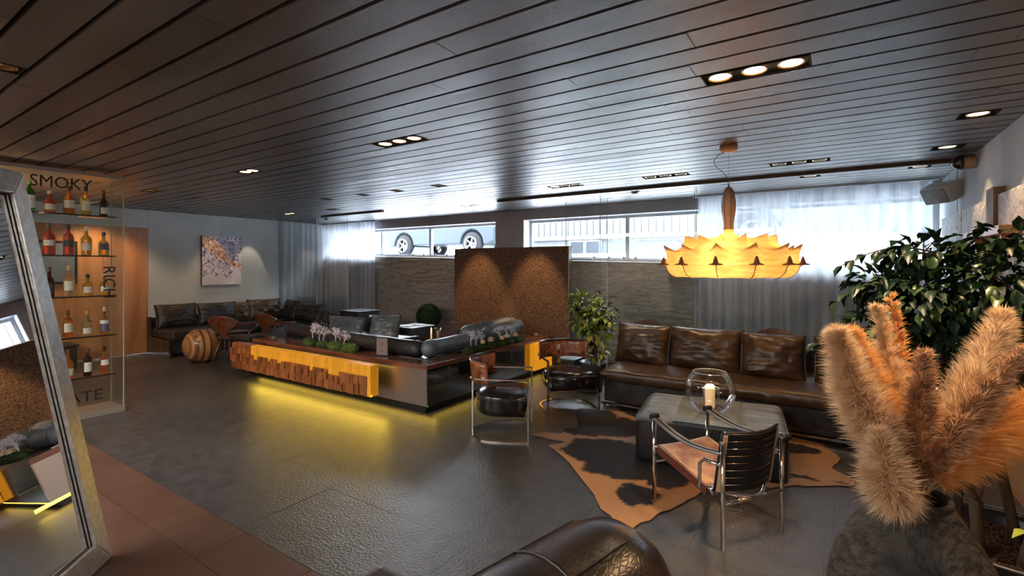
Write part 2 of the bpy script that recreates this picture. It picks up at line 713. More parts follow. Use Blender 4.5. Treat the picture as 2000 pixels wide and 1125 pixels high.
# fixtures cut into the boards: (row, x0, x1)
FIX = [(10, -.57, -.09), (10, -3.05, -2.57), (10, -5.12, -4.84), (10, -7.45, -7.15), (19, .66, .86), (25, .66, .87), (25, -.52, -.03), (25, -1.75, -1.26),
       (20, -4.03, -3.87), (25, -2.92, -2.48), (-2, -3.42, -3.28), (20, -4.74, -4.60), (20, -5.38, -5.24), (20, -6.17, -6.02), (25, -8.55, -8.25), (25, -7.25, -7.0),
       (30, .60, .78), (30, -.32, -.12), (30, -5.0, -4.7)]
rg = random.Random(5)
for k in range(-9, 37):
    y0 = Y0 + k * PITCH + .010
    y1 = Y0 + (k + 1) * PITCH - .010
    if y1 > YF:
        y1 = YF
    cuts = []
    x = XL + rg.uniform(.5, 2.4)
    while x < XR:
        cuts.append((x - .0012, x + .0012))
        x += 2.44
    for r_, a, b_ in FIX:
        if r_ == k:
            cuts = [c for c in cuts if c[1] < a - .05 or c[0] > b_ + .05] + [(a, b_)]
    cuts.sort()
    x = XL
    for a, b_ in cuts + [(XR, XR)]:
        if a - x > .01:
            dz = rg.uniform(0, .0015)
            unit_piece('ceiling_board', m_board, ceil_o, (x, y0, H - dz), (a, y1, H + .022))
        x = b_
# back part behind the camera: plain boards as one piece
bb = B()
for k in range(-20, -9):
    bb.box(XL, XR, Y0 + k * PITCH + .01, Y0 + (k + 1) * PITCH - .01, H, H + .02)
o = bb.build('board_field', m_board, ceil_o)
o['kind'] = 'stuff'
# dark track beams under the ceiling
struct(B().box(-4.10, XR - .01, 5.80, 5.86, H - .035, H + .0).build('trim_1', mat('dark bronze track', (.06, .042, .032), .4, metal=.3)))
struct(B().box(-8.25, -6.55, 5.80, 5.86, H - .03, H + .0).build('trim_2', mat('dark bronze track', (.06, .042, .032), .4, metal=.3)))

# ---- floor
fl = struct(B().box(XL - .1, XR + .1, YB, YF + .3, -.12, -.010).build('floor', m_grout))
rg = random.Random(8)
TX, TY = .60, .60
j = 0
y = 1.462
while y < YF - .02:
    x = XL - rg.uniform(0, .6)
    while x < XR:
        a, b_ = max(x, XL), min(x + TX, XR)
        if b_ - a > .02:
            dz = rg.uniform(0, .0012)
            unit_piece('floor_tile', m_floor, fl, (a + .0007, y + .0007, -.010), (b_ - .0007, min(y + TY, YF) - .0007, -dz))
        x += TX
    y += TY
for (ya, yb) in ((1.188, 1.460), (.59, 1.186), (-.01, .588)):
    x = XL - (.05 if ya > 1 else .35)
    while x < -.9:
        a, b_ = max(x, XL), x + .60
        unit_piece('brown_tile', m_tile, fl, (a + .0015, ya + .0015, -.010), (b_ - .0015, yb - .0015, 0))
        x += .60
rest = B()
rest.box(XL, -.9, YB, -.012, -.010, 0)
rest.box(-.75, XR, YB, 1.459, -.010, 0)
rest.build('plain_tiling', m_tile, fl)

# ---- walls
lw = struct(B().box(XL - .15, XL, 3.555, 5.93, 0, H + .06).build('wall_left', m_conc))
lw2 = struct(B().box(XL - .15, XL, 5.93, YF + .4, 0, H + .06).build('wall_left_corner', m_grey))
cpan = B()
o = struct(B().box(XL - .20, XL - .02, YB, 3.553, 0, H + .06).build('wall_left_back', m_conc))
# header over the copper panels
struct(B().box(XL - .02, XL, YB, 3.553, 2.15, H + .05).build('trim_3', m_conc))
yy = 3.550
i = 0
while yy > YB + .1:
    wdt = .90 if i else .62
    unit_piece('wall_panel', m_copper, o, (XL - .02, yy - wdt + .004, 0.002), (XL + .004 - .004 * (i % 2), yy, 2.148))
    yy -= wdt
    i += 1
# dark counter; a blue grey panel stands in for the opening behind the cabinet
t = thing('reception_counter', 'low dark counter block against copper wall, seen through glass bottle cabinet', 'counter', (-9.45, 2.28, 0))
B().box(-.20, .20, -.16, .16, 0, .32).build('counter_base', m_blackm, t, bevel=.01)
B().box(-.22, .22, -.18, .18, .32, .35).build('counter_top', m_leather, t, bevel=.008)
t = thing('opening_panel', 'blue grey framed panel standing in for an opening in copper wall, seen through the glass cabinet', 'screen', (XL + .02, 2.15, 1.55))
B().box(-.01, .02, -.42, .42, -.30, .30).build('opening_fill', mat('blue grey satin', (.10, .13, .18), .4), t, bevel=.005)
B().box(-.012, .028, -.45, -.42, -.33, .33).box(-.012, .028, .42, .45, -.33, .33).box(-.012, .028, -.42, .42, .30, .33).box(-.012, .028, -.42, .42, -.33, -.30).build('opening_frame', m_blackm, t)

rw = struct(B().box(XR, XR + .15, YB, YF + .4, 0, H + .06).build('wall_right', m_conc_r))
struct(B().box(XL - .15, XR + .15, YB - .15, YB, 0, H + .06).build('wall_back', mat('warm back wall', (.34, .27, .21), .7)))

# window wall: piers, header and parapet around two strip windows
fw = B()
Z0, Z1 = 1.66, 2.30


def sill(x):
    return 1.70 + (x + 8.17) * (1.537 - 1.70) / (8.17 - 1.727)


fw.box(XL, XR, YF, YF + .35, Z1 - .01, H + .06)                # header
fw.box(-5.08, -4.50, YF, YF + .35, 0, Z1 - .01)                # pier between windows
fw.add([(XL, YF, 0), (XR, YF, 0), (XR, YF + .35, 0), (XL, YF + .35, 0), (XL, YF, sill(XL)), (XR, YF, sill(XR)), (XR, YF + .35, sill(XR)), (XL, YF + .35, sill(XL))],
       [(0, 3, 2, 1), (4, 5, 6, 7), (0, 1, 5, 4), (1, 2, 6, 5), (2, 3, 7, 6), (3, 0, 4, 7)])
wf = struct(fw.build('wall_front', m_grey))
# white window ledge and reveals
lg = B()
for a, b_ in ((XL, -5.08), (-4.50, XR)):
    lg.add([(a, YF - .03, sill(a) + .001), (b_, YF - .03, sill(b_) + .001), (b_, YF + .34, sill(b_) + .001), (a, YF + .34, sill(a) + .001),
            (a, YF - .03, sill(a) + .022), (b_, YF - .03, sill(b_) + .022), (b_, YF + .34, sill(b_) + .022), (a, YF + .34, sill(a) + .022)],
           [(0, 3, 2, 1), (4, 5, 6, 7), (0, 1, 5, 4), (1, 2, 6, 5), (2, 3, 7, 6), (3, 0, 4, 7)])
lg.box(-4.50, -4.488, YF + .001, YF + .34, 1.62, Z1 - .01)
lg.box(-5.092, -5.08, YF + .001, YF + .34, 1.66, Z1 - .01)
struct(lg.build('trim_4', m_white))


def window(n, x0, x1, posts):
    fr = B()
    y0, y1 = YF + .20, YF + .26
    za = lambda x: sill(x) + .022
    fr.box(x0, x1, y0, y1, Z1 - .055, Z1 - .011)
    fr.add([(x0, y0, za(x0)), (x1, y0, za(x1)), (x1, y1, za(x1)), (x0, y1, za(x0)), (x0, y0, za(x0) + .04), (x1, y0, za(x1) + .04), (x1, y1, za(x1) + .04), (x0, y1, za(x0) + .04)],
           [(0, 3, 2, 1), (4, 5, 6, 7), (0, 1, 5, 4), (1, 2, 6, 5), (2, 3, 7, 6), (3, 0, 4, 7)])
    for px in posts:
        fr.box(px - .03, px + .03, y0, y1, za(px) + .03, Z1 - .05)
    f = struct(fr.build('window_%d' % n, m_alu))
    for a, b_ in zip(posts[:-1], posts[1:]):
        B().box(a + .03, b_ - .03, y0 + .026, y0 + .032, za(b_) + .0, Z1 - .055).build('window_pane', m_wglass, f)


window(1, XL, -5.08, [XL + .03, -8.3, -6.86, -5.11])
window(2, -4.50, XR, [-4.47, -2.70, -.85, XR - .03])

# split slate cladding: courses of thin strips standing proud of the wall
def cladding(x0, x1, pier=None):
    b = B()
    r = random.Random(int(x0 * 7))
    z = .02
    while z < 1.66:
        h = r.uniform(.022, .040)
        x = x0
        while x < x1:
            L = r.uniform(.25, .8)
            xe = min(x + L, x1)
            if z + h < sill(xe) - .004:
                b.box(x + .001, xe - .001, YF - r.uniform(.006, .040), YF + .002, z, z + h - .002)
            x = xe
        z += h
    return b


o = cladding(XL, -5.0).build('slate_cladding', m_stone, wf)
o['kind'] = 'stuff'
o = cladding(-4.95, XR).build('slate_cladding', m_stone, wf)
o['kind'] = 'stuff'

# skirting of the left wall
struct(B().box(XL, XL + .012, 3.56, 5.93, 0, .06).build('baseboard_left', m_grey))

# frameless glass screens with polished edges
def glass_screen(label, p0, p1, z1=H - .005):
    p0, p1 = Vector((*p0, 0)), Vector((*p1, 0))
    d = p1 - p0
    t = thing('glass_partition', label, 'glass partition', (p0.x, p0.y, 0), math.atan2(d.y, d.x))
    L = d.length
    B().box(.006, L - .006, -.005, .005, .01, z1).build('glass_pane', m_glass, t)
    B().box(0, .006, -.005, .005, .01, z1).build('glass_edge', m_gedge, t)
    B().box(L - .006, L, -.005, .005, .01, z1).build('glass_edge', m_gedge, t)
    B().box(0, L, -.012, .012, .0005, .01).build('floor_channel', m_steel, t)
    return t


glass_screen('tall clear glass partition starting at the grey corner left of the curtains', (XL + .02, 5.95), (-8.53, 5.90))
glass_screen('narrow angled clear glass partition in front of left curtains', (-8.51, 5.905), (-8.01, 6.23))
glass_screen('clear glass partition behind leafy plant in front of slate wall', (-2.676, 6.225), (-1.425, 6.225))
glass_screen('wide clear glass partition behind the long brown sofa', (-1.412, 6.225), (.98, 6.225))
glass_screen('clear glass partition close behind copper speckled panel', (-3.35, 6.52), (-2.69, 6.52))

# ---- outside: street, pale ribbed building, parked cars
struct(B().add([(-30, YF + .36, 1.2), (14, YF + .36, 1.2), (14, 30, 1.2), (-30, 30, 1.2), (-30, YF + .36, 1.5), (14, YF + .36, 1.5), (14, 30, 1.80), (-30, 30, 1.80), (-30, 11, 1.80), (14, 11, 1.80)],
    [(0, 3, 2, 1), (4, 5, 9, 8), (8, 9, 6, 7), (0, 1, 5, 4), (1, 2, 6, 9, 5), (2, 3, 7, 6), (3, 0, 4, 8, 7)]).build('street_ground', mat('pale asphalt', (.50, .51, .53), .9, col2=(.58, .59, .61), scale=3)))
t = thing('ribbed_building', 'pale corrugated building across the street behind right hand windows', 'building', (0, 15.4, 1.80))
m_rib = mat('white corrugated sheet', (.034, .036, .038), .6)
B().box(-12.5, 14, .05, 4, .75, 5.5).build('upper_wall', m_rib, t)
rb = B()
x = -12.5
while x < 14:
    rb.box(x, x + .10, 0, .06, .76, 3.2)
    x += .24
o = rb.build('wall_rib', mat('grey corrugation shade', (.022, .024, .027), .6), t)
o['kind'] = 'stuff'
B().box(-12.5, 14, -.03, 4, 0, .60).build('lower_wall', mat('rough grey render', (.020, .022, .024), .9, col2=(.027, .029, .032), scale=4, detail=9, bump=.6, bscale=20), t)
B().box(-12.5, 14, -.12, .05, .60, .74).build('band_trim', mat('pale band', (.05, .052, .055), .6), t)
for wx in (-7.15, -1.4, 2.5):
    f = B().box(wx - .62, wx + .62, -.08, -.02, .02, .58).build('basement_window', mat('pale band', (.05, .052, .055), .6), t)
    for q in (-1, 1):
        B().box(wx + q * .29 - .24, wx + q * .29 + .24, -.085, -.07, .08, .52).build('pane', mat('grey blue pane', (.012, .014, .017), .3, spec=.2), f)


def car(label, loc, rz, m_paint, S=1.0):
    t = thing('parked_car', label, 'car', loc, rz)
    # side profile, x along the car
    prof = [(-2.15, .40), (-2.2, .85), (-2.05, 1.0), (-1.75, 1.08), (-1.35, 1.62), (-.9, 1.72), (.35, 1.70), (.95, 1.12), (1.9, .98), (2.18, .80), (2.2, .42), (1.9, .30)]
    for cx in (1.35, -1.35):
        pass
    arch = lambda cx: [(cx + .42 * math.cos(a), .34 + .42 * math.sin(a)) for a in [PI * k / 8 for k in range(0, 9)]]
    low = [(1.85, .28)] + arch(1.38) + arch(-1.38) + [(-2.0, .28)]
    pts = prof[:-1] + low
    b = B()
    n = len(pts)
    W = .88
    vs = [(x, -W, z) for x, z in pts] + [(x, W, z) for x, z in pts]
    b.add(vs, [tuple(reversed(range(n))), tuple(range(n, 2 * n))] + [(i, (i + 1) % n, n + (i + 1) % n, n + i) for i in range(n)])
    o = b.build('car_body', m_paint, t, bevel=.04, seg=2)
    m_win = mat('car glass', (.012, .015, .018), .4, spec=.2)
    for s in (-1, 1):
        B().add([(-1.25, s * (W + .004), 1.12), (-.35, s * (W + .004), 1.12), (-.35, s * (W + .004), 1.58), (-1.05, s * (W + .004), 1.58)], [(0, 1, 2, 3)]).build('side_window', m_win, t, solid=.01)
        B().add([(-.28, s * (W + .004), 1.12), (.80, s * (W + .004), 1.12), (.32, s * (W + .004), 1.58), (-.28, s * (W + .004), 1.58)], [(0, 1, 2, 3)]).build('side_window', m_win, t, solid=.01)
        for cx in (1.38, -1.38):
            wh = B()
            wh.lathe([(.20, -.10), (.31, -.10), (.34, -.06), (.34, .06), (.31, .10), (.20, .10)], 24, cap=False)
            wh.xf(Matrix.Translation((cx, s * (W - .08), .34)) @ Matrix.Rotation(R(90), 4, 'X'))
            tw = wh.build('tyre', mat('tyre rubber', (.006, .006, .007), .8, spec=.1), t, smooth=True)
            rm = B()
            rm.lathe([(.001, .0), (.05, .02), (.05, -.02), (.001, -.02)], 12)
            for q in range(5):
                a = 2 * PI * q / 5
                rm.tube([(0, 0, 0), (.20 * math.cos(a), .20 * math.sin(a), 0)], .028, 5)
            rm.lathe([(.19, -.05), (.215, -.05), (.215, .05), (.19, .05), (.19, -.05)], 24)
            rm.xf(Matrix.Translation((cx, s * (W + .02), .34)) @ Matrix.Rotation(R(90), 4, 'X'))
            rm.build('rim', mat('silver rim', (.045, .047, .05), .5), tw)
    for s in (-.55, .55):
        B().box(2.15, 2.22, s - .18, s + .18, .66, .80).build('headlight', mat('headlight lens', (.04, .04, .045), .5), t, bevel=.02)
    B().box(2.16, 2.23, -.3, .3, .45, .60).build('grille', m_blackm, t)
    return t


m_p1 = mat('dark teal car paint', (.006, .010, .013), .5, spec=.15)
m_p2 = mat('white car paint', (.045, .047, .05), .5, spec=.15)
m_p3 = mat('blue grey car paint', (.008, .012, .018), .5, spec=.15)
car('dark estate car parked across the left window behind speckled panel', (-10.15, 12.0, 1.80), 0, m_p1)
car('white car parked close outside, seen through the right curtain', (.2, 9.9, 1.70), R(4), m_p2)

# ---- curtains
def curtain(label, p0, p1, z0, z1, amp=.035, wl=.13, seed=0):
    p0, p1 = Vector((*p0, 0)), Vector((*p1, 0))
    d = p1 - p0
    L = d.length
    n = d.normalized().cross(Vector((0, 0, 1)))
    d.normalize()
    r = random.Random(seed)
    N = int(L / wl * 10)
    ph = [0]
    for i in range(N):
        ph.append(ph[-1] + 2 * PI / 10 * r.uniform(.55, 1.5))
    am = [amp * (.6 + .6 * abs(noise.noise(Vector((i * .07, seed, 0))))) for i in range(N + 1)]

    def fn(u, v):
        i = int(round(u * N))
        o_ = am[i] * math.sin(ph[i]) * (.55 + .45 * (1 - v))
        q = p0 + d * (u * L) + n * o_
        return (q.x, q.y, z0 + (z1 - z0) * v)
    o = B().grid(fn, N, 3).build('sheer_curtain', m_curtain, None, smooth=True)
    tag(o, label, 'curtain')
    hem = B().grid(lambda u, v: tuple(Vector(fn(u, 0)) + Vector((0, 0, .002 + v * .03)) + n * -.002), N, 1).build('hem', m_curtain, o, smooth=True)
    return o


curtain('white sheer curtain along left wall behind the corner sofa', (XL + .08, 5.99), (XL + .08, 6.98), .02, 2.44, seed=1)
curtain('white sheer curtain over left end of left window', (XL + .06, 7.00), (-8.12, 7.00), .02, 2.44, seed=2)
curtain('wide white sheer curtain over right window behind brown sofa', (-1.56, 7.00), (.90, 7.00), .02, 2.43, seed=3)
struct(B().box(XL, -8.05, 6.96, 7.04, 2.44, H).box(-1.62, .95, 6.96, 7.04, 2.44, H).build('trim_5', m_alu))

# little clamps on the ledge above the slate
t0 = None
for i, x in enumerate((-7.12, -6.84, -6.53, -6.23, -3.17, -2.92, -2.68, -2.50)):
    lab = ['first', 'second', 'third', 'fourth'][i % 4] + ' small square tealight holder from left on ledge of ' + ('left window' if i < 4 else 'right window')
    z = sill(x) + .023
    if t0 is None:
        t0 = thing('ledge_tealight', lab, 'candle holder', (x, YF - .01, z), 0, 'tealight holders on the window ledges')
        B().lathe([(.024, 0), (.026, .055), (.022, .055), (.020, .008), (.001, .008)], 4).build('glass_cube', mat('smoky glass cube', (.30, .30, .31), .15, trans=.4), t0)
        B().lathe([(.018, .009), (.018, .026), (.001, .028)], 10).build('candle', m_white, t0)
    else:
        dup(t0, lab, (x, YF - .01, z))

# sill plant with blade leaves behind the pendant
t = thing('blade_plant', 'small spiky grass plant on right window ledge beside curtain', 'plant', (-1.75, YF + .10, sill(-1.75) + .023))
B().lathe([(.001, 0), (.05, 0), (.065, .10), (.058, .10), (.05, .09), (.001, .09)], 16).build('pot', m_white, t, smooth=True)
for i, (dx, h) in enumerate(((-.16, .22), (-.07, .30), (.0, .34), (.04, .28), (.12, .30), (-.11, .14))):
    P = [(dx * (k / 6) ** 1.6, .02 * math.sin(i + k), .09 + h * (1 - (1 - k / 6) ** 1.6)) for k in range(7)]
    bl = B().tube(P, 1, flat=(.010, .002))
    bl.build('leaf', m_leafb if i % 2 else m_leafd, t)

# ============================================================ CEILING LAMPS
m_ring = mat('brass lamp ring', (.75, .55, .30), .25, metal=1)
m_lens_off = mat('lamp reflector', (.55, .45, .33), .2, metal=.8)
m_lens_on = emis('halogen lens', (1.0, .72, .42), 22)
m_lens_dim = emis('halogen lens dim', (1.0, .74, .45), 5)


def fixture(label, row, x0, x1, lamps, states=None, tilt=None):
    """recessed black box one board wide with lamps; states: 0 off, 1 dim, 2 bright"""
    yc = Y0 + (row + .5) * PITCH
    xc = (x0 + x1) / 2
    hw, hd = (x1 - x0) / 2 - .003, PITCH / 2 - .014
    t = thing('ceiling_spotlight', label, 'ceiling light', (xc, yc, H))
    b = B()
    b.box(-hw, hw, -hd, -hd + .006, -.003, .047).box(-hw, hw, hd - .006, hd, -.003, .047)
    b.box(-hw, -hw + .006, -hd + .006, hd - .006, -.003, .047).box(hw - .006, hw, -hd + .006, hd - .006, -.003, .047)
    b.box(-hw + .006, hw - .006, -hd + .006, hd - .006, .040, .047)
    b.build('housing', m_black, t)
    states = states or [0] * lamps
    for i in range(lamps):
        u = 0 if lamps == 1 else -hw + (2 * hw) * (i + .5) / lamps
        ra = min(.058, hd - .008, hw / lamps - .004)
        an = (tilt or 0)
        M = Matrix.Translation((u, 0, .006)) @ Matrix.Rotation(an, 4, 'X')
        r1 = B().lathe([(ra * .86, -.002), (ra, -.006), (ra, .012), (ra * .86, .012), (ra * .86, -.002)], 20).xf(M).build('lamp_ring', m_ring, t, smooth=True)
        l = B().lathe([(.001, .020), (ra * .45, .014), (ra * .84, .0)], 20).xf(M)
        l.build('lens', (m_lens_off, m_lens_dim, m_lens_on)[states[i]], r1, smooth=True)
        B().lathe([(.001, .002), (ra * .62, .002), (ra * .66, .006), (.001, .008)], 14).xf(M).build('glare_ring', m_ring if states[i] < 2 else m_lens_on, r1)
    return t


fixture('large triple downlight with two glowing lamps nearest, above brown armchair', 10, -.57, -.09, 3, [1, 2, 2])
fixture('triple brass ringed downlight in the middle of the ceiling', 10, -3.05, -2.57, 3, [1, 1, 1])
fixture('bright starry double downlight above the left part of the room', 10, -5.12, -4.84, 2, [2, 2])
fixture('unlit small downlight near ceiling edge between bottle cabinet and painting', 10, -7.45, -7.15, 2)
fixture('single glowing downlight beside the right wall, nearer one', 19, .66, .86, 1, [1])
fixture('single glowing downlight beside the right wall, just before the dark track', 25, .66, .87, 1, [1])
fixture('long unlit triple downlight right of the pendant lamp', 25, -.52, -.03, 3)
fixture('long dim triple downlight left of the pendant lamp', 25, -1.75, -1.26, 3)
fixture('tiny unlit downlight above the blue grey car window', 20, -4.03, -3.87, 1)
fixture('dim slim downlight above right end of speckled panel', 25, -2.92, -2.48, 3, [1, 0, 0])
fixture('dark downlight cut by left picture edge above the mirror', -2, -3.42, -3.28, 1)
fixture('tiny unlit downlight, right one of the row of three above left seating', 20, -4.74, -4.60, 1)
fixture('tiny unlit downlight, middle one of the row of three above left seating', 20, -5.38, -5.24, 1)
fixture('tiny unlit downlight, left one of the row of three above left seating', 20, -6.17, -6.02, 1)
fixture('small glowing downlight near ceiling corner above painting side', 25, -8.55, -8.25, 2, [1, 1])
fixture('small dark downlight above the left glass partition', 25, -7.25, -7.0, 2)
fixture('flat downlight beyond the dark track beside right wall speaker', 30, .60, .78, 1)
fixture('flat downlight beyond the dark track above right curtain', 30, -.32, -.12, 1)
fixture('flat downlight beyond the dark track above left window pier', 30, -5.0, -4.7, 2, [1, 0])


def spot(x, row, e, ang=60, tgt=None, col=WARM2, s=.03, bl=.6, dz=.03):
    yc = Y0 + (row + .5) * PITCH
    return light('downlight', 'SPOT', (x, yc, H - dz), e * .6, col, size=s, spot=ang, blend=bl, target=tgt or (x, yc, 0))


spot(-.33, 10, 60, 75, (-.5, 2.75, 0))
spot(-.17, 10, 90, 80, (.25, 2.3, .6))
spot(-2.8, 10, 30, 80)
spot(-4.98, 10, 70, 90, (-5.2, 2.9, 0))
spot(-7.3, 10, 12, 80)
spot(.74, 10, 115, 70, (.35, 2.25, .9), WARM)
spot(.76, 19, 26, 70, (.98, 4.2, .9), WARM)
spot(.77, 25, 22, 70, (.98, 5.15, .9), WARM)
spot(-1.5, 25, 45, 85, (-1.4, 5.3, .5), WARM)
spot(-.28, 25, 30, 85, (-.3, 5.3, .5), WARM)
spot(-2.7, 25, 60, 60, (-2.42, 5.42, .7))
light('wall washer', 'SPOT', (XL + .36, 5.30, H - .03), 16, WARM2, size=.02, spot=46, blend=.35, target=(XL + .08, 5.28, 1.1))
light('wall washer', 'SPOT', (XL + .36, 4.55, H - .03), 7, WARM2, size=.02, spot=50, blend=.6, target=(XL + .08, 4.6, 1.3))
spot(-8.9, 19, 22, 70, (-9.6, 4.6, .6), WARM)
spot(-7.1, 25, 25, 80, (-7.4, 5.5, .5), WARM)
# lamps grazing the speckled panel and the slate wall
for x, e in ((-4.78, 75), (-3.72, 75)):
    light('panel washer', 'SPOT', (x, 5.62, H - .03), e, WARM, size=.03, spot=48, blend=.6, target=(x, 6.35, .45))
for x in (-7.1, -6.1, -2.95, -2.3):
    light('slate washer', 'SPOT', (x, 6.75, H - .03), 5, WARM, size=.03, spot=75, blend=.8, target=(x, 7.12, .9))
# smaller discs seen on the ceiling
for i, (x, y, lab) in enumerate(((-2.12, 6.05, 'round smoke detector on ceiling left of the pendant cord'), (-8.55, 6.15, 'round smoke detector on ceiling above left curtains'))):
    t = thing('smoke_detector', lab, 'detector', (x, y, H))
    B().lathe([(.001, -.045), (.03, -.045), (.05, -.03), (.055, 0)], 18).build('detector_body', m_alu, t, smooth=True)
    B().lathe([(.056, -.006), (.062, -.006), (.062, 0), (.056, 0)], 18).build('base_ring', m_blackm, t)

# ============================================================ LEFT SIDE
# leaning floor mirror
PHI, TH = R(45), R(11.3)
ex = Vector((-math.cos(PHI), math.sin(PHI), 0))      # along the bottom edge towards the right hand corner... away from camera is -ex
nrm = Vector((math.sin(PHI), math.cos(PHI), 0))
upv = Vector((-math.sin(TH) * nrm.x, -math.sin(TH) * nrm.y, math.cos(TH)))
nv = (nrm * math.cos(TH) + Vector((0, 0, math.sin(TH)))).normalized()
BR_ = Vector((-3.101, .963, .004))
Mm = Matrix((ex, upv, nv)).transposed().to_4x4()
Mm = Matrix.Translation(BR_) @ Mm
t = thing('floor_mirror', 'tall leaning floor mirror with wide silver hammered frame at left edge', 'mirror', BR_)
t.rotation_euler = Mm.to_euler()
WM, HM, FW, FT = 1.0, 2.0, .125, .05
m_frame = mat('silver hammered frame', (.46, .43, .39), .42, metal=.55, col2=(.62, .59, .55), scale=30, bump=.9, bscale=60, bstretch=(1, .35, 1), bdist=.006)
oc = [(-WM, 0), (0, 0), (0, HM), (-WM, HM)]
ic = [(-WM + FW, FW), (-FW, FW), (-FW, HM - FW), (-WM + FW, HM - FW)]
for i in range(4):
    a, b_, c, d = oc[i], oc[(i + 1) % 4], ic[(i + 1) % 4], ic[i]
    B().add([(*a, -.03), (*b_, -.03), (*c, -.03), (*d, -.03), (*a, -.005), (*b_, -.005), (*c, .018), (*d, .018)],
            [(0, 3, 2, 1), (4, 5, 6, 7), (0, 1, 5, 4), (1, 2, 6, 5), (2, 3, 7, 6), (3, 0, 4, 7)]).build('frame_rail', m_frame, t, bevel=.006)
B().box(-WM + FW - .01, -FW + .01, FW - .01, HM - FW + .01, -.022, -.012).build('mirror_glass', m_mirror, t)
b = B()
for a, c in ((ic[0], ic[1]), (ic[2], ic[3]), (ic[0], ic[3]), (ic[1], ic[2])):
    b.tube([(a[0], a[1], -.004), (c[0], c[1], -.004)], .004, 4)
b.build('inner_lip', m_blackm, t)
# prop stand behind
B().tube([(-.5, 1.6, -.035), (-.5, .10, -.30)], .012, 6).build('back_stay', m_blackm, t)

# glass bottle cabinet
XC = -6.12
CY0, CY1 = .72, 1.985
CD = .34
t = cab = thing('glass_cabinet', 'tall glass bottle cabinet with black lettering and lit shelves at left', 'cabinet', (XC - CD / 2, (CY0 + CY1) / 2, 0))
hx, hy = CD / 2, (CY1 - CY0) / 2
for nm, bx in (('front_pane', (hx - .008, hx, -hy + .01, hy - .008)), ('back_pane', (-hx, -hx + .008, -hy + .01, hy - .008)), ('side_pane', (-hx, hx, hy - .008, hy)), ('side_pane', (-hx, hx, -hy, -hy + .008))):
    B().box(*bx, .055, 2.385).build(nm, m_glass, t)
for sx in (-1, 1):
    for sy in (-1, 1):
        x, y = sx * (hx - .002), sy * (hy - .002)
        B().box(x - .004, x + .004, y - .004, y + .004, .055, 2.385).build('glass_edge', m_gedge, t)
m_rail = mat('satin aluminium', (.42, .40, .38), .3, metal=.7)
B().box(-hx - .01, hx + .01, -hy - .01, hy + .01, 2.385, 2.42).build('top_frame', m_rail, t, bevel=.003)
B().box(-hx - .01, hx + .01, -hy - .01, hy + .01, .0, .055).build('plinth', m_rail, t, bevel=.003)
SH = [2.0, 1.6, 1.2, .8, .4]
for z in SH:
    B().box(-hx + .012, hx - .03, -hy + .02, hy - .055, z - .009, z).build('shelf', m_glass, t)
    B().box(hx - .036, hx - .028, -hy + .02, hy - .055, z - .011, z + .002).build('shelf_edge', m_blackm, t)
light('cabinet rear lamp', 'SPOT', (XC - CD - .5, 1.7, 2.42), 40, WARM, size=.05, spot=110, blend=.6, target=(XC - CD - .6, 1.9, 0))
light('copper wall lamp', 'SPOT', (-9.3, 2.7, 2.42), 45, WARM, size=.05, spot=100, blend=.6, target=(-9.8, 2.9, .6))
m_ink = mat('black lettering', (.008, .008, .009), .5)


def lettering(name, txt, size, loc, rot, parent, m=m_ink, align='LEFT', sx=1.0, ext=.0012):
    cu = bpy.data.curves.new(name, 'FONT')
    cu.body = txt
    cu.size = size
    cu.extrude = ext
    cu.align_x = align
    cu.resolution_u = 3
    tmp = bpy.data.objects.new(name, cu)
    COL.objects.link(tmp)
    dg = bpy.context.evaluated_depsgraph_get()
    me = bpy.data.meshes.new_from_object(tmp.evaluated_get(dg))
    bpy.data.objects.remove(tmp)
    me.materials.clear()
    me.materials.append(m)
    o = bpy.data.objects.new(name, me)
    COL.objects.link(o)
    o.parent = parent
    o.location = loc
    o.rotation_euler = rot
    o.scale = (sx, 1, 1)
    return o


# text faces +x: its own x runs along +y
rot_face = Matrix(((0, 0, 1), (1, 0, 0), (0, 1, 0))).to_euler()
lettering('lettering', 'SMOKY', .155, (hx + .002, 1.275 - 1.3525, 2.235), rot_face, cab, sx=.88)
M3 = Matrix(((0, 0, 1), (1, 0, 0), (0, 1, 0))) @ Matrix.Rotation(R(-90), 3, 'Z')
lettering('lettering', 'RICH', .145, (hx + .002, 1.815 - 1.3525, 1.50), M3.to_euler(), cab)
lettering('lettering', 'DELICATE', .150, (hx + .002, 1.815 - 1.3525, .170), rot_face, cab, align='RIGHT', sx=1.05)

# bottles
m_paper = mat('cream label', (.62, .56, .46), .6)
m_paperw = mat('white label', (.70, .70, .68), .6)
m_blue = mat('blue label', (.10, .13, .25), .6)
m_dark_l = mat('dark label', (.05, .045, .05), .6)


def spirit(name, col, tr=.88):
    return mat(name, col, .06, trans=tr, ior=1.2, spec=.8)


SP = {'green': spirit('green glass', (.05, .28, .04)), 'red': spirit('red spirit', (.70, .16, .09)), 'amber': spirit('amber spirit', (.75, .30, .05)), 'gold': spirit('golden spirit', (.95, .62, .12)),
      'dark': spirit('dark brown glass', (.10, .035, .015)), 'pale': spirit('pale spirit', (.80, .62, .35)), 'orange': spirit('orange spirit', (.85, .30, .08))}
CAPS = {'black': m_blackm, 'brown': mat('brown capsule', (.10, .045, .03), .4), 'lime': mat('lime capsule', (.35, .45, .10), .4), 'cork': mat('pale stopper', (.60, .50, .38), .5), 'gold': mat('gold capsule', (.55, .35, .12), .3, metal=.6)}


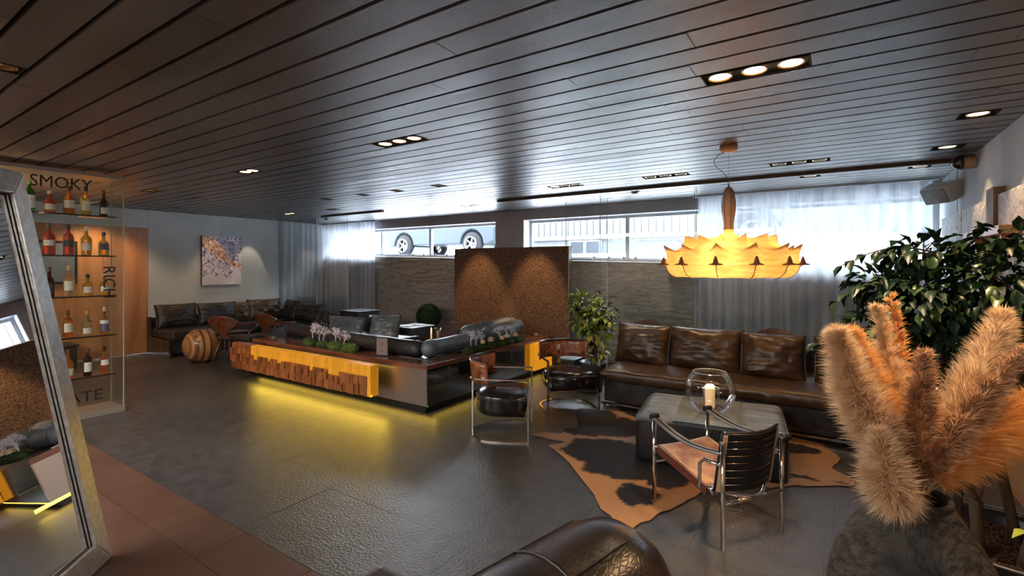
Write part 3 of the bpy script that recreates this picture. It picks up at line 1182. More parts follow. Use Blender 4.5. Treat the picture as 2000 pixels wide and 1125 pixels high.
def bottle(row, y, spec):
    col, cap, h, r, shape, lab, text = spec
    z = SH[row]
    t = thing('spirits_bottle', text, 'bottle', (XC - .105, y, z + .0005), 0, 'bottles in the glass cabinet')
    nr = r * .30
    if shape == 'tall':
        pr = [(.001, .004), (r * .95, 0), (r, .012), (r, h * .58), (r * .82, h * .66), (nr, h * .76), (nr, h * .90)]
    elif shape == 'squat':
        pr = [(.001, .004), (r * .95, 0), (r, .012), (r * 1.0, h * .50), (r * .70, h * .60), (nr, h * .64), (nr, h * .86)]
    elif shape == 'bulge':
        pr = [(.001, .004), (r * .80, 0), (r * .86, .012), (r, h * .52), (r * .92, h * .60), (nr * 1.3, h * .70), (nr, h * .78), (nr, h * .90)]
    else:
        pr = [(.001, .004), (r * .95, 0), (r, .012), (r, h * .48), (r * .9, h * .58), (nr * 1.1, h * .68), (nr, h * .90)]
    B().lathe(pr, 20).build('bottle_body', SP[col], t, smooth=True)
    B().lathe([(nr * 1.15, h * .84), (nr * 1.25, h * .85), (nr * 1.25, h), (.001, h)], 12).build('stopper', CAPS[cap], t, smooth=False)
    lm, l0, l1 = lab
    lb = B()
    vs, fs = [], []
    for i in range(11):
        a = R(-62 + 124 * i / 10)
        for zz in (l0, l1):
            vs.append((r * 1.012 * math.cos(a), r * 1.012 * math.sin(a), h * zz))
    for i in range(10):
        fs.append((2 * i, 2 * i + 2, 2 * i + 3, 2 * i + 1))
    lb.add(vs, fs).build('label', lm, t, smooth=True)
    # printed band on the label: a thin raised ring and a small mark
    B().add([(r * 1.02 * math.cos(a), r * 1.02 * math.sin(a), h * (l0 + (l1 - l0) * q)) for a in (R(-30), R(0), R(30)) for q in (.62, .74)],
            [(0, 2, 3, 1), (2, 4, 5, 3)]).build('label_band', m_dark_l, t)
    return t


P_ = m_paper
W_ = m_paperw
rows = [
    [(1.300, ('green', 'lime', .300, .040, 'tall', (W_, .12, .52), 'green glass bottle with white label on top shelf')),
     (1.438, ('red', 'cork', .215, .044, 'squat', (P_, .15, .40), 'short red bottle with pale stopper on top shelf')),
     (1.579, ('amber', 'brown', .275, .044, 'round', (P_, .22, .50), 'olive amber bottle with cream label, middle of top shelf')),
     (1.705, ('gold', 'brown', .285, .040, 'tall', (P_, .16, .50), 'golden bottle with cream label on top shelf')),
     (1.850, ('dark', 'brown', .270, .032, 'round', (P_, .10, .34), 'dark slim bottle with low cream label, right end of top shelf'))],
    [(1.325, ('dark', 'black', .270, .040, 'round', (m_dark_l, .10, .42), 'dark bottle half behind mirror frame on second shelf')),
     (1.432, ('red', 'brown', .300, .048, 'tall', (P_, .30, .48), 'wide red bottle with cream label on second shelf')),
     (1.575, ('red', 'black', .300, .042, 'tall', (m_dark_l, .28, .50), 'dark red bottle with black cap and dark label on second shelf')),
     (1.712, ('gold', 'cork', .290, .045, 'bulge', (P_, .18, .42), 'golden bottle with pale stopper on second shelf')),
     (1.850, ('gold', 'black', .240, .044, 'round', (m_dark_l, .26, .52), 'half full golden bottle with dark label, right end of second shelf'))],
    [(1.438, ('dark', 'brown', .290, .036, 'round', (m_dark_l, .10, .45), 'dark brown bottle on the third shelf beside mirror')),
     (1.580, ('pale', 'gold', .300, .045, 'bulge', (P_, .20, .50), 'tall pale bottle with narrowing neck on third shelf')),
     (1.722, ('gold', 'black', .215, .042, 'squat', (P_, .15, .42), 'short golden bottle with black cap on third shelf')),
     (1.856, ('gold', 'cork', .225, .040, 'squat', (W_, .18, .40), 'yellow bottle behind vertical lettering on third shelf'))],
    [(1.462, ('orange', 'brown', .250, .036, 'round', (P_, .10, .35), 'orange bottle partly behind mirror frame on fourth shelf')),
     (1.572, ('orange', 'brown', .270, .038, 'tall', (P_, .20, .52), 'orange bottle with salmon cream label on fourth shelf')),
     (1.718, ('pale', 'gold', .250, .042, 'round', (P_, .10, .32), 'pale gold bottle with round shoulders on fourth shelf')),
     (1.856, ('amber', 'cork', .280, .034, 'round', (m_blue, .12, .36), 'amber bottle with white and blue label on fourth shelf'))],
    [(1.572, ('orange', 'brown', .280, .042, 'round', (P_, .12, .36), 'orange bottle with low cream label on lowest shelf')),
     (1.720, ('dark', 'brown', .275, .034, 'tall', (W_, .16, .50), 'dark bottle with tall white label, middle of lowest shelf')),
     (1.856, ('orange', 'black', .275, .036, 'tall', (W_, .32, .52), 'reddish bottle with black cap at right end of lowest shelf'))]]
for r_, row in enumerate(rows):
    for y, sp in row:
        bt = bottle(r_, y, sp)
    if r_ == 3:
        B().lathe([(.0345, .108), (.0347, .108), (.0347, .145), (.0345, .145)], 20, cap=False).build('white_band', m_paperw, bt)

# painting
t = thing('painting', 'unframed abstract canvas in white, violet and ochre on grey wall', 'painting', (XL + .002, 4.758, 1.60))
m_art = bpy.data.materials.new('abstract paint')
m_art.use_nodes = True
nt = m_art.node_tree
tc = nt.nodes.new('ShaderNodeTexCoord')
n1 = nt.nodes.new('ShaderNodeTexNoise')
n1.inputs['Scale'].default_value = 26
n1.inputs['Detail'].default_value = 8
n1.inputs['Distortion'].default_value = 1.4
nt.links.new(tc.outputs['Object'], n1.inputs['Vector'])
r1 = _ramp(nt, [(.28, (.03, .025, .05)), (.40, (.12, .10, .20)), (.47, (.34, .27, .38)), (.53, (.60, .57, .64)), (.68, (.72, .71, .74))])
nt.links.new(n1.outputs['Fac'], r1.inputs[0])
r2 = _ramp(nt, [(.34, (.05, .02, .02)), (.44, (.35, .12, .10)), (.52, (.70, .42, .22)), (.60, (.85, .68, .45)), (.7, (.72, .62, .60))])
nt.links.new(n1.outputs['Fac'], r2.inputs[0])
# a diagonal ochre sweep and white lower margin are part of the painting
sp = nt.nodes.new('ShaderNodeSeparateXYZ')
nt.links.new(tc.outputs['Object'], sp.inputs[0])


def mth(op, a, b=None):
    n = nt.nodes.new('ShaderNodeMath')
    n.operation = op
    for i, q in enumerate((a, b)):
        if q is None:
            continue
        if isinstance(q, (int, float)):
            n.inputs[i].default_value = q
        else:
            nt.links.new(q, n.inputs[i])
    return n.outputs[0]


dg1 = mth('ADD', mth('MULTIPLY', sp.outputs[1], .9), mth('SUBTRACT', sp.outputs[2], .12))
n3 = nt.nodes.new('ShaderNodeTexNoise')
n3.inputs['Scale'].default_value = 6
n3.inputs['Detail'].default_value = 6
nt.links.new(tc.outputs['Object'], n3.inputs['Vector'])
dg2 = mth('ADD', dg1, mth('MULTIPLY', mth('SUBTRACT', n3.outputs['Fac'], .5), .5))
mask = mth('LESS_THAN', mth('ABSOLUTE', dg2), .10)
mx = nt.nodes.new('ShaderNodeMix')
mx.data_type = 'RGBA'
nt.links.new(mask, mx.inputs[0])
nt.links.new(r1.outputs[0], mx.inputs[6])
nt.links.new(r2.outputs[0], mx.inputs[7])
low = mth('LESS_THAN', mth('ADD', sp.outputs[2], mth('MULTIPLY', mth('SUBTRACT', n3.outputs['Fac'], .5), .8)), -.26)
mx2 = nt.nodes.new('ShaderNodeMix')
mx2.data_type = 'RGBA'
nt.links.new(mth('MULTIPLY', low, .85), mx2.inputs[0])
nt.links.new(mx.outputs[2], mx2.inputs[6])
mx2.inputs[7].default_value = (.60, .59, .62, 1)
nt.links.new(mx2.outputs[2], nt.nodes['Principled BSDF'].inputs['Base Color'])
nt.nodes['Principled BSDF'].inputs['Roughness'].default_value = .6
B().box(.0, .045, -.362, .362, -.468, .468).build('canvas_edge', mat('dark canvas edge', (.06, .04, .05), .7), t)
B().box(.045, .048, -.36, .36, -.466, .466).build('painted_face', m_art, t)

# corner sofa, dark leather, wooden end panel
t = thing('corner_sofa', 'L shaped dark leather corner sofa along left wall and glass', 'sofa', (-9.35, 4.6, 0))
X_, Y_ = -9.35, 4.6
sb = lambda x0, x1, y0, y1, z0, z1: (x0 - X_, x1 - X_, y0 - Y_, y1 - Y_, z0, z1)
B().box(*sb(-9.85, -9.02, 3.56, 5.87, .06, .27)).box(*sb(-9.02, -7.75, 5.12, 5.87, .06, .27)).build('base', m_leather, t, bevel=.01)
B().box(*sb(-9.86, -9.00, 3.52, 3.56, .0, .28)).box(*sb(-9.86, -9.76, 3.52, 3.56, .2801, .62)).build('end_panel', m_leather_b, t, bevel=.004)
B().box(*sb(-9.80, -9.05, 3.58, 5.80, .0, .06)).build('plinth', m_blackm, t)
for i, (a, c) in enumerate(((3.57, 4.28), (4.29, 5.03), (5.04, 5.86))):
    o = B().box(*sb(-9.84, -8.98, a, c, .27, .42)).build('seat_cushion', m_leather, t, bevel=.035, seg=3, smooth=True)
for a, c in ((-8.97, -8.36), (-8.35, -7.74)):
    o = B().box(*sb(a, c, 5.06, 5.86, .27, .42)).build('seat_cushion', m_leather, t, bevel=.035, seg=3, smooth=True)
B().box(*sb(-9.89, -9.79, 3.57, 5.86, .27, .60)).box(*sb(-9.79, -7.75, 5.80, 5.875, .27, .60)).build('back_frame', m_leather, t, bevel=.01)
gc = 'back cushions on the corner sofa'
cushion('back_cushion', 'wide slate black leather cushion at left end of corner sofa', .66, .42, .20, (-9.60, 3.90, .42), R(90), R(16), m_leather, 1, gc)
cushion('back_cushion', 'creased leather cushion second from left on corner sofa', .70, .40, .20, (-9.60, 4.58, .42), R(90), R(14), m_leather, 2, gc)
cushion('back_cushion', 'small brownish leather cushion behind the chair back on corner sofa', .42, .37, .16, (-9.62, 5.06, .42), R(90), R(10), m_leather_b, 3, gc)
cushion('back_cushion', 'brown sheen leather cushion in the sofa corner', .64, .42, .20, (-9.52, 5.42, .42), R(80), R(14), m_leather_b, 4, gc)
cushion('back_cushion', 'upright dark leather cushion right of the sofa corner at curtain', .56, .40, .20, (-9.08, 5.66, .42), R(-8), R(12), m_leather, 5, gc)
cushion('back_cushion', 'slouching wide dark leather cushion on right arm of corner sofa', .86, .37, .22, (-8.42, 5.62, .42), R(2), R(16), m_leather, 6, gc)
cushion('back_cushion', 'small crumpled leather cushion at right end of corner sofa', .32, .28, .16, (-7.90, 5.60, .42), R(-20), R(14), m_leather, 7, gc)
t = thing('bench_pad', 'low black leather bench seat in front of corner sofa right arm', 'bench', (-7.48, 4.78, 0))
B().box(-.50, .50, -.30, .30, .0, .30).build('bench_base', m_leather, t, bevel=.01)
B().box(-.52, .52, -.32, .32, .30, .44).build('seat_pad', m_leather, t, bevel=.04, seg=3, smooth=True)

# striped round drum
t = thing('drum_stool', 'round striped plywood drum standing in front of corner sofa', 'stool', (-8.28, 3.70, 0))
pr = []
for k in range(13):
    a = k / 12
    pr.append((.27 * math.sqrt(max(.16, 1 - (1.85 * abs(a - .5)) ** 2)), .005 + .50 * a))
d0 = B().lathe(pr, 36)
d0.build('striped_body', m_stripe, t, smooth=True)
B().lathe([(.001, .0), (.100, .0), (.100, .005), (.001, .005)], 24).xf(Matrix.Translation((0, 0, .5055))).build('top_disc', m_walnut, t)
t = thing('side_table', 'small oval plywood table between striped drum and fan back chair', 'table', (-8.10, 4.06, 0))
B().lathe([(.001, 0), (.20, .0), (.215, .008), (.20, .016), (.001, .016)], 30).xf(Matrix.Translation((0, 0, .43)) @ Matrix.Diagonal((1, 1.25, 1, 1))).build('table_top', m_walnut, t, smooth=False)
for a in (45, 165, 285):
    B().tube([(.10 * math.cos(R(a)), .10 * math.sin(R(a)), .43), (.17 * math.cos(R(a)), .17 * math.sin(R(a)), 0)], [.011, .008], 8).build('leg', m_walnut, t, smooth=True)


def fan_chair(label, loc, rz, m=m_walnut, parts_only=False):
    """moulded plywood armchair with fan shaped back narrowing to the waist; faces +x local"""
    t = thing('fan_back_chair', label, 'chair', loc, rz, 'moulded plywood fan back chairs')

    def back(u, v):
        # v 0 at seat .. 1 at the top
        z = .40 + .36 * v
        wv = .045 + .05 * max(0, 1 - v / .2) + .215 * min(1, max(0, (v - .15) / .55)) ** 1.3
        if v > .62:
            wv *= math.sqrt(max(.01, 1 - ((v - .62) / .385) ** 2))
        y = (2 * u - 1) * wv
        x = -.17 - .10 * v + .30 * y * y * 3
        return (x, y, z)
    B().grid(back, 14, 16).build('backrest', m, t, smooth=True, solid=.008)

    def seat(u, v):
        a = 2 * PI * u
        rr = v
        x = .03 + .21 * rr * math.cos(a)
        y = .215 * rr * math.sin(a) * (1 + .12 * math.cos(a))
        return (x, y, .405 - .012 * (1 - rr ** 2) + .012 * rr ** 4)
    B().grid(seat, 28, 6, closeu=True).build('seat', m, t, smooth=True, solid=.012)
    B().lathe([(.001, .0), (.155, .0), (.165, .012), (.14, .022), (.001, .024)], 24).xf(Matrix.Translation((.03, 0, .407))).build('seat_pad', m_leather, t, smooth=True)
    for s in (-1, 1):
        P = [(-.225, s * .04, .62), (-.20, s * .16, .605), (-.10, s * .27, .60), (.04, s * .30, .598), (.15, s * .275, .585), (.18, s * .235, .53), (.13, s * .20, .46), (.08, s * .17, .40)]
        B().tube(P, 1, flat=(.004, .017), up=(0, 0, 1)).build('arm', m, t, smooth=True)
    for sx, sy in ((.14, 1), (.14, -1), (-.10, 1), (-.10, -1)):
        B().tube([(sx * .8, sy * .11, .40), (sx * 1.3 + (.02 if sx > 0 else -.06), sy * .20, .0)], [.018, .009], 8).build('leg', m, t, smooth=True)
    return t


c0 = fan_chair('fan back plywood chair nearest striped drum, back to the room', (-7.68, 3.85, 0), R(118))
dup(c0, 'fan back plywood chair farther right in front of corner sofa cushions', (-7.45, 4.42, 0), R(100))
dup(c0, 'fan back chair behind left end of brown sofa before slate wall', (-2.14, 6.35, .0), R(-95))
dup(c0, 'fan back chair behind brown sofa before right curtain, nearest pampas grass', (-.55, 6.25, .0), R(-80))

# ============================================================ SEATING ISLAND
IX0, IX1, IY0, IY1 = -6.78, -3.40, 3.60, 6.12
isl = thing('seating_island', 'big low mirror sided seating island with red brown wooden shelf top', 'platform', (-5.0, 4.8, 0))
ix, iy = -5.0, 4.8
def ib(b, x0, x1, y0, y1, z0, z1):
    return b.box(x0 - ix, x1 - ix, y0 - iy, y1 - iy, z0, z1)
m_mside = mat('polished steel side', (.42, .40, .38), .07, metal=1)
ib(B(), IX0 + .10, IX1 - .07, IY0 + .05, IY1 - .05, 0, .085).build('recessed_base', m_blackm, isl)
ib(B(), IX0, IX1 - .012, IY0, IY0 + .012, .085, .452).build('front_mirror_side', m_brush, isl)
ib(B(), IX1 - .012, IX1, IY0, IY1, .085, .452).build('right_mirror_side', m_mside, isl)
ib(B(), IX0, IX1 - .012, IY1 - .012, IY1, .085, .452).build('rear_side', m_steel, isl)
ib(B(), IX0, IX0 + .012, IY0 + .012, IY1 - .012, .085, .452).build('left_side', m_steel, isl)
ib(B(), IX0 + .012, IX1 - .012, IY0 + .012, IY1 - .012, .085, .10).build('platform_floor', m_blackm, isl)
ib(B(), IX0 + .012, -4.85, IY0 + .24, 5.02, .101, .43).build('inner_deck', m_leather, isl)
ib(B(), -4.849, IX1 - .24, IY0 + .24, 5.019, .101, .30).build('pit_floor', m_slab, isl)
ib(B(), IX0 + .012, -4.46, 5.021, IY1 - .02, .101, .30).build('pit_floor', m_slab, isl)
ib(B(), IX0 + .012, IX1 - .20, IY0 + .20, IY0 + .239, .101, .43).build('roll_base', m_leather, isl)
ib(B(), -4.849, -3.86, IY0 + .24, 4.06, .301, .485).build('roll_base', m_leather, isl, bevel=.01)
ib(B(), -3.86, -3.62, IY0 + .24, 6.10, .301, .485).build('roll_base', m_leather, isl, bevel=.01)
ib(B(), -4.458, -3.861, 5.22, 6.10, .101, .46).build('inner_deck', m_leather, isl)
def slabbox(x0, x1, y0, y1, seed):
    """slab with an uneven live edge, top z .502"""
    b = B()
    ib(b, x0, x1, y0, y1, .454, .502)
    return b
slabbox(-6.64, IX1 + .005, IY0 - .01, 3.80, 1).build('slab_top', m_slab, isl, bevel=.004)
slabbox(-3.595, IX1 + .005, 3.801, 6.15, 2).build('slab_top', m_slaby, isl, bevel=.004)
ib(B(), -3.615, -3.597, 3.82, 6.1, .45, .508).build('steel_strip', m_steel, isl)
ib(B(), -6.6, -3.597, 3.802, 3.82, .45, .508).build('steel_strip', m_steel, isl)

# stepped wood block front, its upper row backlit amber
bp_ = B().box(-1.37, 1.33, .0505, .062, .02, .30).build('block_panel', m_blackm, isl)
bp_.location = (-5.35 - ix, 3.42 - iy, .15)
rg = random.Random(21)
x = -6.72
ncol = 0
while x < -4.02:
    wdt = .066
    frac = (x + 6.72) / 2.7
    za = .0
    top = .325
    cut = .205 if frac > .16 else .30
    cut += rg.choice((-.05, -.035, 0, 0, .0, .0))
    zs = [0]
    while zs[-1] < cut - .09:
        zs.append(zs[-1] + rg.uniform(.07, .12))
    zs[-1] = min(zs[-1], cut - .03) if len(zs) > 1 else 0
    zs.append(cut)
    zs.append(top)
    for i in range(len(zs) - 1):
        last = i == len(zs) - 2
        pr = rg.uniform(.0, .008) if last else rg.uniform(.004, .038)
        glow = last and frac > .16
        unit_piece('amber_block' if glow else 'wood_block', m_amber if glow else m_block, bp_,
                   (x - -5.35 + .0008, -.045 - pr, zs[i] + .0008), (x - -5.35 + wdt - .0008, .05, zs[i + 1] - .0008))
    x += wdt
    ncol += 1
xe = x - -5.35
for k in range(4):
    unit_piece('amber_block', m_amber, bp_, (xe + .001, -.058 + .027 * k, 0.002 + .004 * (k % 2)), (xe + .05, -.058 + .027 * (k + 1) - .0015, .325 - .003 * (k % 2)))
for a in (-1.0, -.1, .8):
    B().box(a, a + .06, .0625, .165, .06, .26).build('bracket', m_blackm, bp_)
# LED strips: under the panel, behind it and under the island
YEL = (1.0, .66, .07)
light('led strip under panel', 'AREA', (-5.2, 3.44, .140), .9, YEL, rot=(R(-20), 0, 0), size=2.4, sy=.05)
light('led strip glow', 'AREA', (-5.0, 3.40, .142), 3.4, YEL, rot=(R(-62), 0, 0), size=2.5, sy=.04)
light('led strip under front edge', 'AREA', (-4.9, 3.62, .07), 1.2, YEL, rot=(R(-62), 0, 0), size=3.2, sy=.04)
light('led strip under right edge', 'AREA', (-3.42, 4.8, .07), .5, YEL, rot=(0, R(-62), 0), size=.04, sy=2.2)
light('led strip behind panel', 'AREA', (-5.1, 3.55, .44), 2.5, YEL, rot=(R(0), 0, 0), size=2.4, sy=.06)

t = thing('amber_end_block', 'glowing orange backlit block under far end of wooden shelf', 'panel', (-3.36, 5.80, .10))
for k in range(4):
    unit_piece('amber_block', mat('backlit orange block', (.55, .22, .02), .5, emit=(1.0, .38, .006), estr=.26), t, (-.035, -.24 + .12 * k, 0), (.035 + .004 * (k % 2), -.24 + .12 * (k + 1) - .0015, .353))
B().box(-.028, -.036, -.22, .22, .02, .33).build('back_board', m_blackm, t)

# leather rolls that form the island backs
gr = 'leather roll backs on the seating island'
def put_roll(label, path, r, seed, m=m_pad, group=gr):
    c = Vector(path[0])
    b = roll([Vector(p) - c for p in path], r, seed)
    o = b.build('roll_back', m, None, smooth=True)
    o.location = c
    tag(o, label, 'bolster', group)
    q0, q1 = Vector(path[0]) - c, Vector(path[1]) - c
    d = (q1 - q0).normalized()
    for f in (.03, .97):
        p = q0.lerp(q1, f)
        ring = []
        sd = d.cross(Vector((0, 0, 1))).normalized()
        for k in range(18):
            a = 2 * PI * k / 18
            ring.append(p + sd * math.cos(a) * (r + .004) + Vector((0, 0, 1)) * math.sin(a) * (r + .004))
        B().tube(ring, .004, 5, closed=True).build('piping', m_piping, o, smooth=True)
    return o
put_roll('black leather roll along front shelf of island, ending at the corner', [(-5.05, 3.93, .585), (-3.86, 3.93, .575)], .095, 1, m_leather)
put_roll('grey leather roll along right shelf of island up to the flowers', [(-3.73, 3.98, .585), (-3.74, 4.95, .585)], .095, 2)
put_roll('dark leather roll behind the left moss arrangement', [(-6.45, 4.05, .59), (-5.2, 3.99, .575)], .09, 3, m_leather)
put_roll('raised grey leather roll at far right end of island', [(-3.78, 5.12, .60), (-3.72, 5.75, .65)], .095, 4)
put_roll('second grey leather roll behind the raised one at island end', [(-4.30, 5.35, .56), (-3.95, 5.92, .66)], .10, 5)
t = thing('seat_mattress', 'flat leather seat mattress at left end of island beside shelf', 'mattress', (-6.7, 4.25, 0))
B().box(-.45, 1.4, -.40, .0, .44, .515).build('pad', m_leather, t, bevel=.025, seg=3, smooth=True)
B().box(-.45, -.10, -.62, -.41, .44, .505).build('front_pad', m_leather, t, bevel=.02, seg=3, smooth=True)
B().box(-.44, -.085, -.60, .0, .0, .435).build('pad_base', m_blackm, t)
t = thing('inner_mattress', 'low dark leather seat mattress inside the island', 'mattress', (-5.0, 4.85, .432))
B().box(-.9, .14, -.70, .15, 0, .085).build('pad', m_leather, t, bevel=.035, seg=3, smooth=True)
B().box(-.88, .12, -.705, -.695, .035, .045).build('seam', m_piping, t)
gc = 'loose cushions inside the seating island'
cushion('island_cushion', 'wide grey leather cushion behind left moss arrangement on island', .78, .31, .16, (-6.06, 4.62, .45), R(4), R(18), m_pad, 11, gc)
cushion('island_cushion', 'dark narrow leather cushion between two grey ones on island', .34, .31, .15, (-5.86, 4.95, .44), R(-24), R(12), m_leather, 12, gc)
cushion('island_cushion', 'tall square grey leather cushion right of menu stand on island', .44, .40, .17, (-5.20, 4.62, .44), R(24), R(22), m_pad, 13, gc)
cushion('island_cushion', 'small dark leather cushion peeking left of coral twigs on island', .30, .24, .14, (-6.42, 4.50, .45), R(30), R(20), m_leather, 14, gc)
t = thing('cube_table', 'dark leather cube table with papers on top inside island', 'table', (-5.25, 5.30, .301))
B().box(-.20, .20, -.26, .20, 0, .286).build('cube_body', mat('dark grey cube cover', (.035, .042, .055), .5, col2=(.05, .06, .075), scale=8), t, bevel=.012)
B().box(-.21, .21, -.27, .21, .287, .303).build('cube_top', mat('grey cube top', (.10, .12, .15), .35), t, bevel=.005)
for i, (px, py, rz, lab) in enumerate(((-5.30, 5.16, .2, 'open grey magazine on the dark cube table, nearest one'), (-5.20, 5.38, -.2, 'pale folded newspaper on far side of dark cube table'))):
    m_ = thing('magazine', lab, 'magazine', (px, py, .605), rz, 'papers on the cube table')
    B().box(-.12, -.002, -.08, .08, 0, .008).build('page_stack', m_paperw, m_, bevel=.002)
    B().box(.002, .12, -.08, .08, 0, .006).build('page_stack', m_paperw, m_, bevel=.002)
t = thing('black_block_table', 'black block shaped table before left curtains behind island', 'table', (-7.06, 5.75, 0))
B().box(-.24, .24, -.24, .24, 0, .68).build('block_body', m_leather, t, bevel=.01)
B().box(-.25, .25, -.25, .25, .68, .71).build('block_top', m_blackm, t, bevel=.005)

# candles in the island
t = thing('candle_block', 'small black block carrying the two slim candles inside island', 'stand', (-4.27, 4.68, .301))
B().box(-.13, .13, -.09, .09, 0, .205).build('block_body', m_leather, t, bevel=.006)
B().box(-.135, .135, -.095, .095, .2055, .2165).build('block_top', m_blackm, t, bevel=.003)
t = thing('taper_candle', 'lit white taper candle in front of the dark cube table', 'candle', (-4.33, 4.66, .518))
B().lathe([(.001, 0), (.035, 0), (.035, .012), (.014, .02), (.001, .02)], 14).build('candle_foot', m_blackm, t)
B().lathe([(.012, .018), (.011, .145), (.001, .148)], 12).build('wax', m_wax, t, smooth=True)
B().lathe([(.001, .0), (.007, .012), (.004, .028), (.001, .036)], 10).xf(Matrix.Translation((0, 0, .15))).build('flame', m_flame, t, smooth=True)
light('taper flame', 'POINT', (-4.33, 4.66, .74), .8, WARM, size=.01)
t = thing('pillar_candle', 'tall pinkish candle in slim glass beside lit taper', 'candle', (-4.21, 4.66, .518))
B().lathe([(.020, .004), (.020, .15), (.001, .155)], 14).build('wax', mat('pink wax', (.62, .45, .40), .5), t, smooth=True)
B().lathe([(.001, 0), (.028, 0), (.030, .175), (.042, .185), (.042, .188), (.028, .177), (.026, .003), (.001, .003)], 18).build('glass_sleeve', m_glass, t, smooth=True)

# moss arrangements
def tufts(b, c, r, sq, n, rg, L=.014):
    for _ in range(n):
        d = rnd_dir(rg, .5)
        if d.z < -.1:
            continue
        p = Vector((c[0] + d.x * r * sq[0], c[1] + d.y * r * sq[1], c[2] + d.z * r * sq[2]))
        q = p + d * L + Vector((rg.uniform(-1, 1), rg.uniform(-1, 1), rg.uniform(-1, 1))) * L * .5
        s = Vector((rg.uniform(-1, 1), rg.uniform(-1, 1), rg.uniform(-1, 1))).normalized() * L * .22
        b.add([p - s, p + s, q], [(0, 1, 2)])


def twig(b, p, d, L, r, depth, rg):
    q = p + d * L
    b.tube([p, (p + q) / 2 + Vector((rg.uniform(-1, 1), rg.uniform(-1, 1), rg.uniform(-1, 1))) * L * .12, q], [r, r * .85, r * .7], 4)
    if depth:
        for _ in range(3):
            nd = (d + Vector((rg.uniform(-1, 1), rg.uniform(-1, 1), rg.uniform(-.6, .6))) * 1.0).normalized()
            twig(b, q, nd, L * .68, r * .7, depth - 1, rg)


def moss_mound(t, c, r, sq, rg, m=m_moss):
    b = B().ball(c, r * .96, 8, sq)
    o = b.build('moss_mound', m, t, smooth=True)
    b = B()
    tufts(b, c, r * .96, sq, 420, rg, .012)
    k = b.build('moss_tuft', m_box if m is m_moss else m, o)
    k['kind'] = 'stuff'


rg = random.Random(3)
t = thing('moss_arrangement', 'moss mounds with white coral twigs and red stems on front shelf', 'decoration', (-5.12, 3.70, .503))
m_moss2 = mat('bright moss', (.03, .06, .01), .9, col2=(.09, .15, .03), scale=18, bump=1, bscale=120)
moss_mound(t, (.42, 0, .035), .085, (1.5, .9, .75), rg, m_moss2)
moss_mound(t, (.28, .03, .02), .07, (1.5, .9, .7), rg)
moss_mound(t, (.14, .0, .035), .085, (1.5, .9, .72), rg, m_moss2)
moss_mound(t, (-.38, .0, .035), .08, (1.4, .9, .75), rg)
moss_mound(t, (-.12, .02, .03), .08, (1.6, .9, .6), rg)
for px, py, hh, lean in ((-.34, .03, .15, -.2), (-.22, .03, .14, .12), (-.12, .02, .12, .1), (.10, .03, .135, 0), (.17, .03, .13, .1), (.26, .02, .10, .3)):
    b = B()
    twig(b, Vector((px, py, .06)), Vector((lean, 0, 1)).normalized(), hh * .55, .0065, 5, rg)
    b.build('coral_twig', m_whitetwig, t)
for k in range(9):
    px = rg.uniform(-.15, .3)
    B().tube([(px, .03, .05), (px + rg.uniform(-.06, .06), rg.uniform(-.02, .05), .12 + rg.uniform(0, .04))], .006, 5).build('dark_stem', mat('burgundy stem', (.12, .03, .035), .6), t)

t = thing('moss_arrangement', 'long moss bed with cream roses and white twigs on right shelf', 'decoration', (-3.49, 4.92, .503))
m_mossd = mat('dark moss', (.015, .035, .010), .9, col2=(.05, .09, .02), scale=18, bump=1, bscale=120)
for k in range(6):
    moss_mound(t, (rg.uniform(-.01, .01), -.52 + k * .2, .025), .075, (.85, 1.6, .65), rg, m_mossd)


def rose(parent, p, r):
    o = B().ball((p[0], p[1], p[2]), r * .55, 6, (1, 1, 1)).build('rose', m_rosep, parent, smooth=True)
    b = B()
    for k in range(11):
        a = k * 2.4
        rr = r * (.45 + .05 * k)
        vs = []
        for iu in range(4):
            for iv in range(4):
                da = (iu / 3 - .5) * 1.3
                q = rr * (1 + .25 * iv / 3)
                vs.append((p[0] + q * math.cos(a + da), p[1] + q * math.sin(a + da), p[2] - r * .45 + r * (1.25 - .05 * k) * iv / 3))
        b.add(vs, [(i * 4 + j, i * 4 + j + 1, (i + 1) * 4 + j + 1, (i + 1) * 4 + j) for i in range(3) for j in range(3)])
    b.build('petal', m_rosep, o, smooth=True)


for (px, py, r) in ((.02, -.30, .032), (-.01, -.10, .042), (.02, .10, .034), (-.01, .26, .040), (.01, .42, .036)):
    rose(t, (px, py, .095), r)
for py, hh, lean in ((-.48, .14, -.1), (-.38, .13, .1), (-.28, .09, .3), (.12, .13, -.15), (.26, .14, .1), (.36, .12, .2)):
    b = B()
    twig(b, Vector((-.02, py, .05)), Vector((0, lean, 1)).normalized(), hh * .55, .0065, 5, rg)
    b.build('coral_twig', m_whitetwig, t)

# menu stand and tealights on the shelf
t = thing('menu_stand', 'black framed menu card standing on front shelf near the corner', 'menu', (-4.17, 3.70, .503), R(12))
b = B()
b.box(-.085, .085, -.006, .006, 0, .012).box(-.085, .085, -.006, .006, .20, .212).box(-.085, -.073, -.006, .006, .012, .20).box(.073, .085, -.006, .006, .012, .20)
b.build('stand_frame', m_blackm, t)
m_card = mat('beige menu card', (.20, .155, .14), .6)
B().box(-.073, .073, -.003, .003, .105, .20).build('card', m_card, t)
B().box(-.073, .073, -.003, .003, .012, .103).build('card', m_card, t)
m_print = mat('card print', (.06, .04, .045), .6)
B().lathe([(.001, 0), (.011, 0), (.011, .0012), (.001, .0012)], 6).xf(Matrix.Translation((0, -.0035, .135)) @ Matrix.Rotation(R(90), 4, 'X')).build('printed_mark', m_print, t)
B().box(-.010, -.004, -.0042, -.003, .045, .066).box(.003, .009, -.0042, -.003, .045, .066).build('printed_mark', m_print, t)
B().box(-.06, .06, -.06, .06, 0, .004).build('foot', m_blackm, t)


